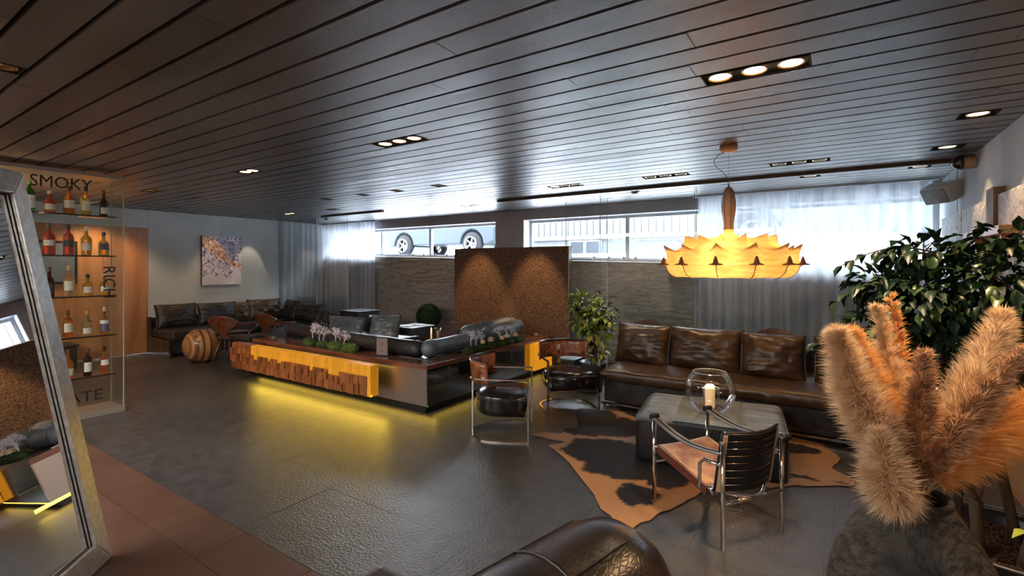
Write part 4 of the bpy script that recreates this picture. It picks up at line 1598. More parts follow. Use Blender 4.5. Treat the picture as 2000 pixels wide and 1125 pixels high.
def votive(label, loc, m):
    t = thing('tealight_glass', label, 'candle holder', loc, 0)
    B().lathe([(.001, .0), (.03, 0), (.033, .05), (.030, .05), (.027, .006), (.001, .006)], 18).build('glass_cup', m, t, smooth=True)
    B().lathe([(.019, .008), (.019, .02), (.001, .02)], 14).build('candle', m_white, t)
    return t


votive('small clear tealight glass at left end of wooden shelf', (-6.29, 3.70, .503), mat('clear cup', (.6, .6, .55), .08, trans=.85))
votive('small gold tealight glass at far right end of wooden shelf', (-3.49, 5.88, .503), mat('gold cup', (.45, .30, .10), .15, metal=.8))

# copper speckled panel
t = thing('speckled_panel', 'large square copper speckled panel standing behind the seating island', 'panel', (-4.27, 6.36, 0))
B().box(-1.06, 1.075, -.06, .045, .0, 1.775).build('panel_body', m_cork, t, bevel=.004)
B().box(1.076, 1.085, -.062, .047, .0, 1.78).build('edge_strip', m_steel, t)
B().box(-1.06, 1.085, -.062, .047, 1.7755, 1.785).build('edge_strip', m_bronze, t)

# boxwood ball
t = thing('boxwood_ball', 'clipped round dark green boxwood ball in pot before slate wall', 'plant', (-6.15, 6.55, 0))
B().lathe([(.001, 0), (.15, 0), (.18, .28), (.165, .28), (.15, .25), (.001, .25)], 24).build('pot', m_leather, t, smooth=True)
B().tube([(0, 0, .25), (0, 0, .45)], .02, 8).build('stem', m_bark, t)
B().ball((0, 0, .585), .205, 12).build('foliage_core', m_box, t, smooth=True)
rg = random.Random(9)
b = B()
for _ in range(5200):
    d = rnd_dir(rg)
    p = Vector((0, 0, .585)) + d * rg.uniform(.19, .215)
    q = p + (d + rnd_dir(rg) * .8) * .020
    s = d.cross(rnd_dir(rg)) * .007
    b.add([p, (p + q) / 2 + s, q, (p + q) / 2 - s], [(0, 1, 2, 3)])
o = b.build('clipped_leaf', m_box, t)
o['kind'] = 'stuff'


# leafy plant between island and sofa
def leafy_plant(t, clusters, stems, mats, L, W, npart, seed, rim_z, droop=.35):
    rg = random.Random(seed)
    for st in stems:
        B().tube(st[0], st[1], 7).build('stem', m_bark, t, smooth=True)
    lst = []
    for (c, r, n) in clusters:
        c = Vector(c)
        for _ in range(n):
            d = rnd_dir(rg)
            p = c + Vector((d.x * r[0], d.y * r[1], d.z * r[2])) * rg.uniform(.55, 1.0)
            dd = (d + Vector((0, 0, -droop)) + rnd_dir(rg) * .5).normalized()
            if t.location.x + p.x > .90:
                continue
            lst.append((p, place_leaf_matrix(p, dd, rg, rg.uniform(.75, 1.2))))
    cp = Vector(cam.location) - t.location
    lst.sort(key=lambda q: (q[0] - cp).length)
    ms = [q[1] for q in lst]
    leaves_as_parts(t, ms, mats, L, W, npart)
    # twigs to the clusters
    b = B()
    for (c, r, n) in clusters:
        for k in range(5):
            d = rnd_dir(rg)
            e = Vector(c) + Vector((d.x * r[0], d.y * r[1], d.z * r[2])) * .8
            b.tube([Vector(c) - Vector((0, 0, r[2] * .8)), Vector(c), e], [.006, .004, .002], 4)
    o = b.build('twig', m_bark, t)
    o['kind'] = 'stuff'


t = thing('leafy_plant', 'bright yellow green leafy plant in dark pot left of brown sofa', 'plant', (-2.42, 5.42, 0))
B().lathe([(.001, 0), (.11, 0), (.155, .33), (.165, .35), (.145, .35), (.135, .31), (.001, .31)], 26).build('pot', mat('dark glazed pot', (.05, .05, .055), .35), t, smooth=True)
B().lathe([(.001, .312), (.134, .312), (.134, .322), (.001, .326)], 20).build('soil', m_soil, t)
leafy_plant(t, [((-.14, 0, 1.02), (.16, .15, .14), 110), ((.02, .0, .88), (.17, .16, .17), 130), ((-.14, .02, .80), (.13, .13, .13), 75), ((.14, .0, .95), (.12, .12, .14), 60),
                ((.04, -.02, .68), (.16, .14, .16), 85), ((.05, -.02, .50), (.14, .13, .12), 42), ((.24, 0, .78), (.08, .09, .12), 16), ((.14, 0, 1.12), (.07, .05, .05), 9)],
            [([(0, 0, .31), (.02, .01, .6), (-.05, 0, .9)], [.016, .012, .007]), ([(.03, 0, .31), (.06, 0, .65), (.12, 0, 1.0)], [.013, .010, .005]), ([(-.02, 0, .31), (.0, .02, .55), (.02, 0, .85)], [.012, .009, .005])],
            [m_leafb, m_leafy, m_leafb, m_leafd], .085, .050, 300, 4, .35)
# dark box table behind wooden chair
t = thing('low_black_table', 'low black table with pale papers behind the front facing wooden chair', 'table', (-2.72, 5.42, 0))
B().box(-.10, .12, -.14, .18, 0, .36).build('table_box', m_blackm, t, bevel=.006)
B().box(-.11, .13, -.15, .19, .36, .375).build('table_top', m_pad, t, bevel=.004)

# ============================================================ CHROME ARMCHAIRS WITH WOODEN BACKS
def sled_chair(label, loc, rz):
    """flat steel sled frame, thick leather seat, curved veneered back; faces +x local"""
    t = thing('sled_armchair', label, 'chair', loc, rz, 'steel framed armchairs with curved wooden backs')
    hw, fx, bx = .272, .25, -.27
    # floor loop: straight sides and a rounded rear
    P = [(fx, -hw, .006), (.0, -hw, .006)]
    for k in range(1, 12):
        a = -PI / 2 - PI * k / 12
        P.append((-.03 + (-.24) * -math.cos(a) if False else -.03 - .24 * abs(math.cos(a)), hw * math.sin(a) if True else 0, .006))
    P += [(.0, hw, .006), (fx, hw, .006)]
    B().tube(P, 1, flat=(.0125, .0045), up=(0, 0, 1)).build('floor_loop', m_chrome, t)
    for s in (-1, 1):
        B().box(fx - .006, fx + .006, s * hw - .012, s * hw + .012, .006, .537).build('leg', m_chrome, t)
        A = [(fx, s * hw, .531), (.02, s * hw, .531), (-.10, s * hw * .98, .531)]
        for k in range(1, 5):
            a = PI / 2 * k / 5
            A.append((-.10 - .17 * math.sin(a), s * hw * (.98 - .42 * (1 - math.cos(a))), .531))
        B().tube(A, 1, flat=(.012, .005), up=(0, 0, 1)).build('arm', m_chrome, t)
    B().box(bx - .006, bx + .004, -.016, .016, .006, .62).build('leg', m_chrome, t)
    B().box(fx - .014, fx - .006, -hw, hw, .20, .224).build('front_rail', m_chrome, t)
    # wooden back shell
    def back(u, v):
        a = (2 * u - 1) * R(76)
        x = -.045 - .245 * math.cos(a) + (.02 * (1 - v))
        y = .278 * math.sin(a)
        return (x, y, .485 + .185 * v)
    B().grid(back, 22, 4).build('backrest', m_rose, t, smooth=True, solid=.014)
    B().grid(lambda u, v: (back(u, v)[0] * 1.0, back(u, v)[1], .668 + .006 * v), 22, 1).build('back_edge', m_steel, t, solid=.016)
    # seat cushion, rounded at the rear
    o = []
    for (x, y) in [(fx - .022, -.245), (fx - .022, .245)]:
        o.append((x, y))
    n = 14
    for k in range(n + 1):
        a = PI / 2 + PI * k / n
        o.append((-.03 + .20 * math.cos(a), .245 * math.sin(a)))
    b = B()
    m = len(o)
    def ring(sc_, z):
        cx = .0
        return [(cx + (x - cx) * sc_, y * sc_, z) for x, y in o]
    lv = [(.90, .205), (.97, .225), (1.0, .26), (1.0, .32), (.985, .36), (.94, .385), (.80, .402), (.5, .412), (.15, .414)]
    vs = []
    for s_, z in lv:
        vs += ring(s_, z)
    fs = [tuple(reversed(range(m)))]
    for i in range(len(lv) - 1):
        for k in range(m):
            fs.append((i * m + k, i * m + (k + 1) % m, (i + 1) * m + (k + 1) % m, (i + 1) * m + k))
    fs.append(tuple((len(lv) - 1) * m + k for k in range(m)))
    b.add(vs, fs)
    se = b.build('seat', mat('glossy black leather', (.012, .010, .010), .20, spec=.8, bump=.12, bscale=18, bdist=.006), t, smooth=True)
    B().tube(ring(1.004, .355), .005, 5, closed=True).build('piping', m_piping, se, smooth=True)
    return t


sc0 = sled_chair('chrome sled armchair with wooden back at island corner, seen from its side', (-2.50, 3.62, 0), R(28))
dup(sc0, 'front facing sled armchair with wooden back between plant and sofa', (-2.40, 4.68, 0), R(-45))

# ============================================================ BROWN LEATHER SOFA
SX0, SX1, SY0, SY1 = -2.08, .93, 4.86, 5.85
t = thing('leather_sofa', 'long dark brown leather sofa facing the cowhide rug at right', 'sofa', ((SX0 + SX1) / 2, 5.3, 0))
cx_ = (SX0 + SX1) / 2
B().box(SX0 - cx_ + .02, SX1 - cx_ - .02, SY0 - 5.3 + .04, SY1 - 5.3, .055, .30).build('base', m_leather, t, bevel=.012)
B().box(SX0 - cx_, SX1 - cx_, SY0 - 5.3 + .01, SY0 - 5.3 + .035, .032, .052).build('front_bar', m_steel, t)
for px in (SX0 + .03, SX1 - .05, (SX0 + SX1) / 2):
    for py in (SY0 + .02, SY1 - .05):
        B().box(px - cx_ - .012, px - cx_ + .012, py - 5.3, py - 5.3 + .024, 0, .034 if py < 5 else .055).build('foot', m_steel, t)
# seat: long puffy mattress with wrinkled front roll
def seatm(u, v):
    # v goes around the section, u along x
    x = SX0 - cx_ + (SX1 - SX0) * u
    a = 2 * PI * v
    ca, sa = math.cos(a), math.sin(a)
    y = -.0 + .49 * math.copysign(abs(ca) ** .35, ca)
    z = .345 + .085 * math.copysign(abs(sa) ** .6, sa)
    e = min(1, min(u, 1 - u) * 22)
    z = .345 + (z - .345) * (.45 + .55 * math.sqrt(e))
    wn = noise.noise(Vector((x * 9, y * 5, z * 9))) * .007 + noise.noise(Vector((x * 22, y * 3, 3))) * .005 * (1 if y < -.2 else .4)
    return (x, y + .02 + wn, z + wn * 1.3)
b = B().grid(lambda u, v: seatm(u, v), 150, 36)
b.f.append(tuple(range(0, 151 * 36 + 1, 151)))
b.f.append(tuple(range(150, 151 * 37, 151)))
b.build('seat_mattress', m_leather_b, t, smooth=True, weld=True)
B().box(SX0 - cx_ + .1, SX1 - cx_ - .05, .44, .52, .10, .66).build('back_frame', m_leather, t, bevel=.02, seg=3)
gc = 'back cushions on the brown leather sofa'
cushion('sofa_cushion', 'square brown leather cushion at left end of long sofa', .64, .46, .22, (-1.80, 5.30, .40), R(-8), R(14), m_leather_b, 31, gc)
cushion('sofa_cushion', 'wide shiny brown leather cushion, second from left on long sofa', .74, .46, .24, (-1.14, 5.33, .40), R(-1), R(14), m_leather_b, 32, gc)
cushion('sofa_cushion', 'square brown leather cushion third from left, behind glass bowl', .57, .45, .22, (-.50, 5.30, .40), R(2), R(14), m_leather_b, 33, gc)
cushion('sofa_cushion', 'dark brown leather cushion partly behind the pampas grass', .56, .45, .22, (.12, 5.30, .40), R(3), R(14), m_leather_b, 34, gc)
cushion('sofa_cushion', 'last leather cushion by right wall hidden behind pampas grass', .50, .45, .22, (.66, 5.30, .40), R(3), R(14), m_leather_b, 35, gc)

# ============================================================ COWHIDE RUG
hide = [(-2.241, 3.69), (-2.19, 3.80), (-2.02, 3.86), (-2.06, 3.98), (-1.98, 4.12), (-2.10, 4.32), (-2.20, 4.52), (-2.25, 4.67), (-2.0, 4.72), (-1.85, 5.0), (-1.66, 5.25), (-1.2, 5.35), (-.7, 5.2), (-.4, 4.9), (-.1, 4.85),
        (.05, 4.55), (-.02, 4.3), (.12, 4.15), (.094, 4.02), (.029, 3.99), (-.10, 3.90), (-.203, 3.839), (-.369, 3.70), (-.50, 3.72), (-.60, 3.62), (-.717, 3.42), (-.78, 3.22), (-.83, 3.02), (-.892, 2.90), (-.96, 2.72), (-.99, 2.55),
        (-1.04, 2.66), (-1.12, 2.76), (-1.201, 2.80), (-1.30, 2.94), (-1.42, 3.06), (-1.56, 3.20), (-1.685, 3.33), (-1.80, 3.42), (-1.906, 3.50), (-1.99, 3.545), (-1.94, 3.60), (-1.90, 3.70), (-2.02, 3.68)]


def inside(x, y, P):
    c = False
    n = len(P)
    for i in range(n):
        x0, y0 = P[i]
        x1, y1 = P[i - 1]
        if (y0 > y) != (y1 > y) and x < (x1 - x0) * (y - y0) / (y1 - y0) + x0:
            c = not c
    return c


# dense outline with small hair jitter
out = []
for i in range(len(hide)):
    a, c = Vector((*hide[i], 0)), Vector((*hide[(i + 1) % len(hide)], 0))
    n = max(1, int((c - a).length / .03))
    for k in range(n):
        p = a.lerp(c, k / n)
        q = noise.noise(p * 9) * .02
        out.append((p.x + q, p.y - q))
rug = thing('cowhide_rug', 'black and tan cowhide rug lying under ottoman and strap armchair', 'rug', (-1.2, 3.9, 0))
from mathutils.geometry import delaunay_2d_cdt
pts2 = [Vector((x, y)) for x, y in out]
ne = len(pts2)
gx = -2.3
while gx < .15:
    gy = 2.5
    while gy < 5.4:
        if inside(gx, gy, out):
            pts2.append(Vector((gx + .004 * math.sin(gy * 90), gy)))
        gy += .022
    gx += .022
rv, _, rf, _, _, _ = delaunay_2d_cdt(pts2, [(i, (i + 1) % ne) for i in range(ne)], [], 1, 1e-5)
bm = bmesh.new()
vs = [bm.verts.new((p.x + 1.2, p.y - 3.9, .0075)) for p in rv]
for f in rf:
    bm.faces.new([vs[i] for i in f])
bmesh.ops.recalc_face_normals(bm, faces=bm.faces)
BL = [(-2.00, 4.38, .30, .36), (-1.72, 4.30, .30, .30), (-1.92, 3.98, .20, .07), (-1.55, 3.66, .33, .27), (-1.35, 3.45, .26, .22), (-1.22, 3.66, .24, .24), (-1.72, 3.74, .14, .15), (-1.4, 4.9, .5, .25), (-1.5, 3.85, .25, .13),
      (-1.07, 3.10, .13, .15), (-.98, 3.42, .14, .14), (-.86, 3.7, .35, .2), (-.19, 4.0, .10, .035), (-.30, 3.93, .07, .02), (.05, 4.03, .05, .02), (-.3, 4.6, .2, .12)]


def hide_mask(x, y):
    p = Vector((x, y, 0))
    wx = noise.noise(p * 7) * .055 + noise.noise(p * 19) * .028 + noise.noise(p * 55) * .012
    wy = noise.noise(p * 7 + Vector((9, 3, 1))) * .055 + noise.noise(p * 21 + Vector((9, 3, 1))) * .028
    best = 9
    for cx, cy, rx, ry in BL:
        best = min(best, math.hypot((x + wx - cx) / rx, (y + wy - cy) / ry))
    return best


bm.verts.ensure_lookup_table()
me = bpy.data.meshes.new('hide')
bm.to_mesh(me)
bm.free()
ca = me.color_attributes.new('hide_colour', 'FLOAT_COLOR', 'POINT')
for i, v in enumerate(me.vertices):
    x, y = v.co.x - 1.2, v.co.y + 3.9
    k = hide_mask(x, y)
    p = Vector((x, y, 0))
    tn = .5 + .5 * noise.noise(p * 3.1)
    ta = Vector((.50, .24, .085)).lerp(Vector((.34, .19, .10)), tn)
    if y > 3.5 + .1 * noise.noise(p * 5):
        ta = ta.lerp(Vector((.20, .135, .095)), .8)  # duller tan beyond the near part: lamplight on the front is painted in
    dk = Vector((.014, .013, .016))
    s = min(1, max(0, (k - .95) / .10))
    c = dk.lerp(ta, s)
    ca.data[i].color = (*c, 1)
m_hide = bpy.data.materials.new('cow hide')
m_hide.use_nodes = True
nt = m_hide.node_tree
at = nt.nodes.new('ShaderNodeAttribute')
at.attribute_name = 'hide_colour'
nn = nt.nodes.new('ShaderNodeTexNoise')
nn.inputs['Scale'].default_value = 90
nn.inputs['Detail'].default_value = 6
tcn = nt.nodes.new('ShaderNodeTexCoord')
nt.links.new(tcn.outputs['Object'], nn.inputs['Vector'])
hsn = nt.nodes.new('ShaderNodeHueSaturation')
mrn = nt.nodes.new('ShaderNodeMapRange')
mrn.inputs[3].default_value = .72
mrn.inputs[4].default_value = 1.28
nt.links.new(nn.outputs['Fac'], mrn.inputs[0])
nt.links.new(mrn.outputs[0], hsn.inputs['Value'])
nt.links.new(at.outputs['Color'], hsn.inputs['Color'])
pb = nt.nodes['Principled BSDF']
nt.links.new(hsn.outputs[0], pb.inputs['Base Color'])
pb.inputs['Roughness'].default_value = .62
pb.inputs['Specular IOR Level'].default_value = .25
bpn = nt.nodes.new('ShaderNodeBump')
bpn.inputs['Strength'].default_value = .4
bpn.inputs['Distance'].default_value = .003
nt.links.new(nn.outputs['Fac'], bpn.inputs['Height'])
nt.links.new(bpn.outputs[0], pb.inputs['Normal'])
me.materials.append(m_hide)
o = bpy.data.objects.new('hide', me)
COL.objects.link(o)
o.parent = rug
B().tube([(x + 1.2, y - 3.9, .0035) for x, y in out], .0032, 4, closed=True).build('hide_edge', mat('dark hide edge', (.05, .03, .02), .8), rug)

# ============================================================ OTTOMAN with tray, bowl and candle
OA = R(8.4)
t = thing('ottoman', 'large square grey black leather ottoman with wrinkled top on rug', 'ottoman', (-.83, 4.13, 0), OA)
def otto(u, v):
    a, c = (2 * u - 1), (2 * v - 1)
    x, y = a * .52, c * .415
    e = max(abs(a), abs(c))
    z = .34 - .022 * max(0, (e - .90) / .10) ** 2
    k = 1 - max(0, (e - .8) / .2)
    wn = noise.noise(Vector((a * 2.0, c * 9.0, 0))) * .006 + math.sin(c * 22 + 2.5 * noise.noise(Vector((a * 3, c * 3, 2)))) * .0045 * (1 if abs(a) > .30 else .25)
    return (x, y, z + wn * k)
B().grid(otto, 60, 60).build('top_cover', m_pad, t, smooth=True)
b = B()
n = 0
ringz = [(1.0, .0095), (1.004, .05), (1.008, .17), (1.006, .28), (1.0, .312), (.995, .322)]
cs = []
for k in range(48):
    a = 2 * PI * k / 48
    ca_, sa_ = math.cos(a), math.sin(a)
    cs.append((.523 * math.copysign(abs(ca_) ** .16, ca_), .418 * math.copysign(abs(sa_) ** .16, sa_)))
vs = []
for s_, z in ringz:
    vs += [(x * s_, y * s_, z) for x, y in cs]
fs = [(i * 48 + k, i * 48 + (k + 1) % 48, (i + 1) * 48 + (k + 1) % 48, (i + 1) * 48 + k) for i in range(len(ringz) - 1) for k in range(48)]
b.add(vs, fs + [tuple(reversed(range(48)))])
b.build('side_cover', mat('near black leather', (.012, .012, .014), .32, spec=.6, bump=.3, bscale=22), t, smooth=True)
B().tube([(x * 1.0, y * 1.0, .322) for x, y in cs], .006, 5, closed=True).build('piping', m_piping, t, smooth=True)

t = thing('glass_tray', 'thin rectangular grey glass sheet lying on the ottoman top', 'tray', (-.83, 4.11, .347), OA)
m_tray = mat('grey glass sheet', (.20, .25, .28), .06, spec=.9, coat=1)
B().box(-.235, .235, -.40, .36, 0, .006).build('glass_sheet', m_tray, t, bevel=.0015)
B().box(-.237, -.235, -.40, .36, .0, .006).box(.235, .237, -.40, .36, .0, .006).build('polished_edge', m_gedge, t)

BX, BY, BZ = -.815, 4.04, .3535
t = thing('glass_bowl', 'large round clear glass fishbowl on the ottoman', 'bowl', (BX, BY, BZ))
pr = []
Rb = .19
for k in range(17):
    a = -1.12 + (1.12 + .86) * k / 16
    pr.append((Rb * math.cos(a), .172 + Rb * math.sin(a)))
pin = [(r - .004, z) for r, z in reversed(pr)]
m_bowl = clear_glass('bowl glass', (.97, .98, .99), .10)
m_rimg = mat('bright glass rim', (.75, .80, .82), .05, trans=.8)
B().lathe([(.001, .0)] + pr, 40, cap=False).build('bowl_wall', m_bowl, t, smooth=True)
B().tube([(pr[-1][0] * math.cos(a), pr[-1][0] * math.sin(a), pr[-1][1]) for a in [2 * PI * k / 40 for k in range(40)]], .0028, 6, closed=True).build('rim', m_rimg, t, smooth=True)
B().lathe([(.001, .001), (.082, .001), (.086, .007), (.001, .007)], 30).build('bowl_base', m_rimg, t, smooth=True)
rg = random.Random(14)
b = B()
for _ in range(150):
    a, rr = rg.uniform(0, 2 * PI), .105 * math.sqrt(rg.random())
    b.ball((rr * math.cos(a), rr * math.sin(a), .020 + rg.uniform(0, .012) + rr * .15), rg.uniform(.007, .011), 3, (1, 1, .7))
o = b.build('pebble', mat('dark pebbles', (.05, .05, .055), .4, col2=(.16, .16, .17), scale=30), t, smooth=True)
o['kind'] = 'stuff'
t = thing('block_candle', 'lit cream block candle standing inside the glass fishbowl', 'candle', (BX, BY, BZ + .036))
b = B().lathe([(.001, 0), (.036, 0), (.036, .145), (.034, .152), (.024, .148), (.018, .138), (.001, .136)], 24, rmod=lambda a, i, z: 1 + (.06 * math.sin(a * 3) if z > .14 else 0))
b.build('wax', m_wax, t, smooth=True)
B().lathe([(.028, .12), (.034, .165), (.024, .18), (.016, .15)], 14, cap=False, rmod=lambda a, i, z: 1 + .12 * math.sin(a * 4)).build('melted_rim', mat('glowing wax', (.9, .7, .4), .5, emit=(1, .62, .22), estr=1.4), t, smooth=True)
B().lathe([(.001, .0), (.008, .012), (.005, .03), (.001, .040)], 10).xf(Matrix.Translation((0, 0, .142))).build('flame', m_flame, t, smooth=True)
light('block candle flame', 'POINT', (BX, BY, BZ + .25), 1.6, WARM, size=.012)
t = thing('candle_glass', 'small clear glass cylinder around the block candle inside fishbowl', 'glass', (BX + .01, BY + .005, BZ + .034))
B().lathe([(.058, 0), (.060, .155), (.057, .155)], 24, cap=False).build('glass_wall', m_bowl, t, smooth=True)
B().tube([(.059 * math.cos(a), .059 * math.sin(a), .156) for a in [2 * PI * k / 24 for k in range(24)]], .0018, 5, closed=True).build('rim', m_gedge, t)

# ============================================================ STRAP ARMCHAIR (tubular steel, cowhide seat)
FL, FRt, BLt, BRt = Vector((-.951, 3.069, 0)), Vector((-.708, 3.437, 0)), Vector((-.490, 2.755, 0)), Vector((-.247, 3.123, 0))
O_ = (FL + BRt) / 2
t = thing('strap_armchair', 'tubular chrome armchair with black strap arms and cowhide seat, seen from behind', 'chair', O_)
loc = lambda v, z: Vector((v.x - O_.x, v.y - O_.y, z))
tr = .0125
for nm, v, h in (('leg', FL, .535), ('leg', FRt, .535), ('leg', BLt, .565), ('leg', BRt, .535)):
    z0_ = .0085 if v in (FL, FRt) else .0005
    l = B().tube([loc(v, z0_), loc(v, h)], tr, 12).build(nm, m_chrome, t, smooth=True)
    B().tube([loc(v, h), loc(v, h + .006)], tr * 1.25, 12).build('cap', m_chrome, l, smooth=True)
sideL = (BLt - FL)
sideR = (BRt - FRt)
wd = (FRt - FL)                      # left to right
wn_ = wd.normalized()
dn = sideL.normalized()
# rails
B().tube([loc(FL, .262), loc(FRt, .262)], .010, 10).build('front_rail', m_chrome, t, smooth=True)
B().tube([loc(BLt, .242), loc(BRt, .242)], .011, 10).build('rear_rail', m_chrome, t, smooth=True)
B().tube([loc(BRt, .46), loc(BRt - dn * .12, .455), loc(BRt - dn * .14 - wn_ * .03, .45)], .009, 8).build('side_rail', m_chrome, t, smooth=True)
# bent seat side tubes
for v, s in ((FL, 1), (FRt, -1)):
    q = v + wn_ * s * .03
    P = [loc(v, .36), loc(q + dn * .05, .355)]
    P += [loc(q + dn * f, z) for f, z in ((.20, .322), (.36, .285), (.44, .268))]
    B().tube(P, .010, 8).build('seat_tube', m_chrome, t, smooth=True)
P = [loc(BLt - dn * .03 + wn_ * .0, .44), loc(BLt - dn * .13 - wn_ * 0, .435), loc(BLt - dn * .165, .40), loc(BLt - dn * .17, .27), loc(BLt - dn * .16 + wn_ * .02, .25)]
B().tube(P, .011, 10).build('bent_tube', m_chrome, t, smooth=True)
P = [loc(BRt - dn * .03, .44), loc(BRt - dn * .13, .435), loc(BRt - dn * .165, .40), loc(BRt - dn * .17, .27), loc(BRt - dn * .16 - wn_ * .02, .25)]
B().tube(P, .011, 10).build('bent_tube', m_chrome, t, smooth=True)
P = []
for k in range(13):
    u = k / 12
    P.append(loc(BLt + wd * (.05 + .90 * u) - dn * (.10 - .115 * math.sin(PI * u)), .285 - .035 * math.sin(PI * u)))
B().tube(P, .010, 10).build('rear_hoop', m_chrome, t, smooth=True)
B().tube([loc(BLt - dn * .12 + wn_ * .04, .235), loc(BLt - dn * .12 + wn_ * .04, .285)], .014, 10).build('hub', m_chrome, t, smooth=True)
# cowhide seat sling
m_seath = mat('tan hide', (.26, .085, .040), .6, col2=(.52, .28, .14), scale=7, detail=8, lo=.42, hi=.60, sheen=.3)
def seat(u, v):
    p = FL + wd * (.035 + .93 * u) + sideL * (.0 + .76 * v)
    z = .372 - .092 * v - .022 * math.sin(PI * u) * math.sin(PI * min(1, v * .9 + .1)) + (0 if v > .03 else -.012)
    return tuple(loc(p, z))
B().grid(seat, 16, 16).build('seat', m_seath, t, smooth=True, solid=.008)
def sedge(u, v):
    p = FL + wd * .033 + sideL * (.0 + .76 * u)
    return tuple(loc(p, .372 - .092 * u - .045 * v - .004))
B().grid(sedge, 10, 1).build('seat_edge', m_bronze if False else mat('red brown hide edge', (.14, .035, .022), .6), t, solid=.006)
# back sling: pivoted panel, slightly curved towards the rear
tilt = R(12)
def bpos(u, z, off=0.0):
    # u 0..1 from left to right, z height, curve to the rear in the middle
    p = BLt + wd * (-.005 + .93 * u) - dn * (.055 - .06 * math.sin(PI * u) - (z - .30) * math.tan(tilt) * .8 + off)
    return loc(p, z)
m_backl = mat('black strap leather', (.012, .011, .012), .55, spec=.3)
B().grid(lambda u, v: tuple(bpos(u, .285 + .325 * v, .010)), 14, 8).build('backrest', m_backl, t, smooth=True, solid=.006)
for k in range(8):
    z = .305 + .041 * k
    B().grid(lambda u, v: tuple(bpos(.05 + .9 * u, z - .014 + .028 * v, -.004)), 14, 1).build('strap', m_backl, t, solid=.004)
    B().tube([bpos(.04 + .92 * i / 14, z + .0205, -.006) for i in range(15)], .0018, 5).build('wire', m_steel, t, smooth=True)
for u0 in (.0, .95):
    B().grid(lambda u, v: tuple(bpos(u0 + .05 * u, .29 + .315 * v, -.010)), 2, 10).build('hide_binding', mat('pale hide binding', (.42, .26, .16), .6, col2=(.55, .38, .24), scale=12), t, solid=.006)
    B().tube([bpos(u0 + .025, z, .0) for z in (.27, .45, .625)], .008, 8).build('back_tube', m_chrome, t, smooth=True)
B().tube([bpos(i / 12, .618, .0) for i in range(13)], .007, 8).build('top_seam', m_backl, t, smooth=True)
# arm straps: front post top to the back, sagging
for v0, v1, sgn in ((FL, BLt, 1), (FRt, BRt, -1)):
    for off in (-.016, .016):
        P = []
        for k in range(11):
            u = k / 10
            p = v0.lerp(v1, u) + wn_ * (off)
            P.append(loc(p, .545 - .045 * math.sin(PI * u) - (.035 * u if sgn > 0 else .0)))
        B().tube(P, 1, flat=(.012, .0035), up=(0, 0, 1)).build('arm_strap', m_pad, t)
    P = []
    for k in range(11):
        u = k / 10
        P.append(loc(v0.lerp(v1, u), .551 - .047 * math.sin(PI * u) - (.035 * u if sgn > 0 else 0)))
    B().tube(P, .004, 5).build('arm_cord', m_blackm, t)
    B().lathe([(.001, -.03), (.017, -.028), (.017, .028), (.001, .03)], 12).xf(Matrix.Translation(loc(v0, .548)) @ (Matrix.Rotation(math.atan2(wn_.y, wn_.x), 4, 'Z') @ Matrix.Rotation(R(90), 4, 'Y'))).build('strap_loop', m_backl, t, smooth=True)
B().lathe([(.001, -.035), (.018, -.03), (.018, .03), (.001, .035)], 12).xf(Matrix.Translation(loc(BRt + wn_ * .03, .53)) @ (Matrix.Rotation(math.atan2(wn_.y, wn_.x), 4, 'Z') @ Matrix.Rotation(R(90), 4, 'Y'))).build('strap_loop', m_backl, t, smooth=True)

# ============================================================ FOREGROUND CHAISE WITH CROCODILE ROLL
t = thing('croc_chaise', 'dark crocodile leather roll end of chaise at bottom edge', 'sofa', (-.75, .95, 0))
A0, A1 = Vector((-.664, .356, .673)), Vector((-.481, 1.135, .673))
c = Vector((-.75, .95, 0))
rb = roll([A0 - c, A1 - c], .182, 3, n=40, wr=.004, sub=24)
rb.build('head_roll', m_croc, t, smooth=True)
d = (A1 - A0).normalized()
sd = d.cross(Vector((0, 0, 1))).normalized()
for f in (.30, .74):
    p = A0.lerp(A1, f) - c
    B().tube([p + sd * math.cos(a) * .185 + Vector((0, 0, 1)) * math.sin(a) * .185 for a in [2 * PI * k / 32 for k in range(32)]], .003, 6, closed=True).build('seam', m_leather, t, smooth=True)
for s in (-.055, .075):
    P = []
    for k in range(12):
        p = A0.lerp(A1, k / 11) - c
        a = PI / 2 + s * 7
        P.append(p + sd * math.cos(a) * .185 + Vector((0, 0, 1)) * math.sin(a) * .185)
    B().tube(P, .0022, 5).build('seam', m_leather, t)
B().box(-.55, .38, -.60, .20, .10, .485).build('seat_body', m_croc, t, bevel=.03, seg=3)
for px in (-.5, .33):
    for py in (-.55, .15):
        B().tube([(px, py, 0), (px, py, .10)], .015, 8).build('foot', m_chrome, t)

# ============================================================ VASE AND PAMPAS GRASS
VX, VY = .215, 2.06
t = thing('clay_vase', 'big dark rough clay vase holding pampas grass, front right', 'vase', (VX, VY, 0))
pr = [(.001, .0), (.13, 0), (.17, .04), (.225, .20), (.245, .36), (.235, .47), (.195, .585), (.135, .68), (.105, .725), (.098, .745), (.085, .745), (.085, .70), (.12, .60), (.001, .60)]
b = B()
b.lathe(pr, 72, rmod=lambda a, i, z: 1 + .018 * noise.noise(Vector((math.cos(a) * 2, math.sin(a) * 2, z * 5))))
b.build('vase_body', m_clay, t, smooth=True, subd=1)
B().tube([(.094 * math.cos(a), .094 * math.sin(a), .745) for a in [2 * PI * k / 36 for k in range(36)]], .009, 8, closed=True).build('lip', m_clay, t, smooth=True)


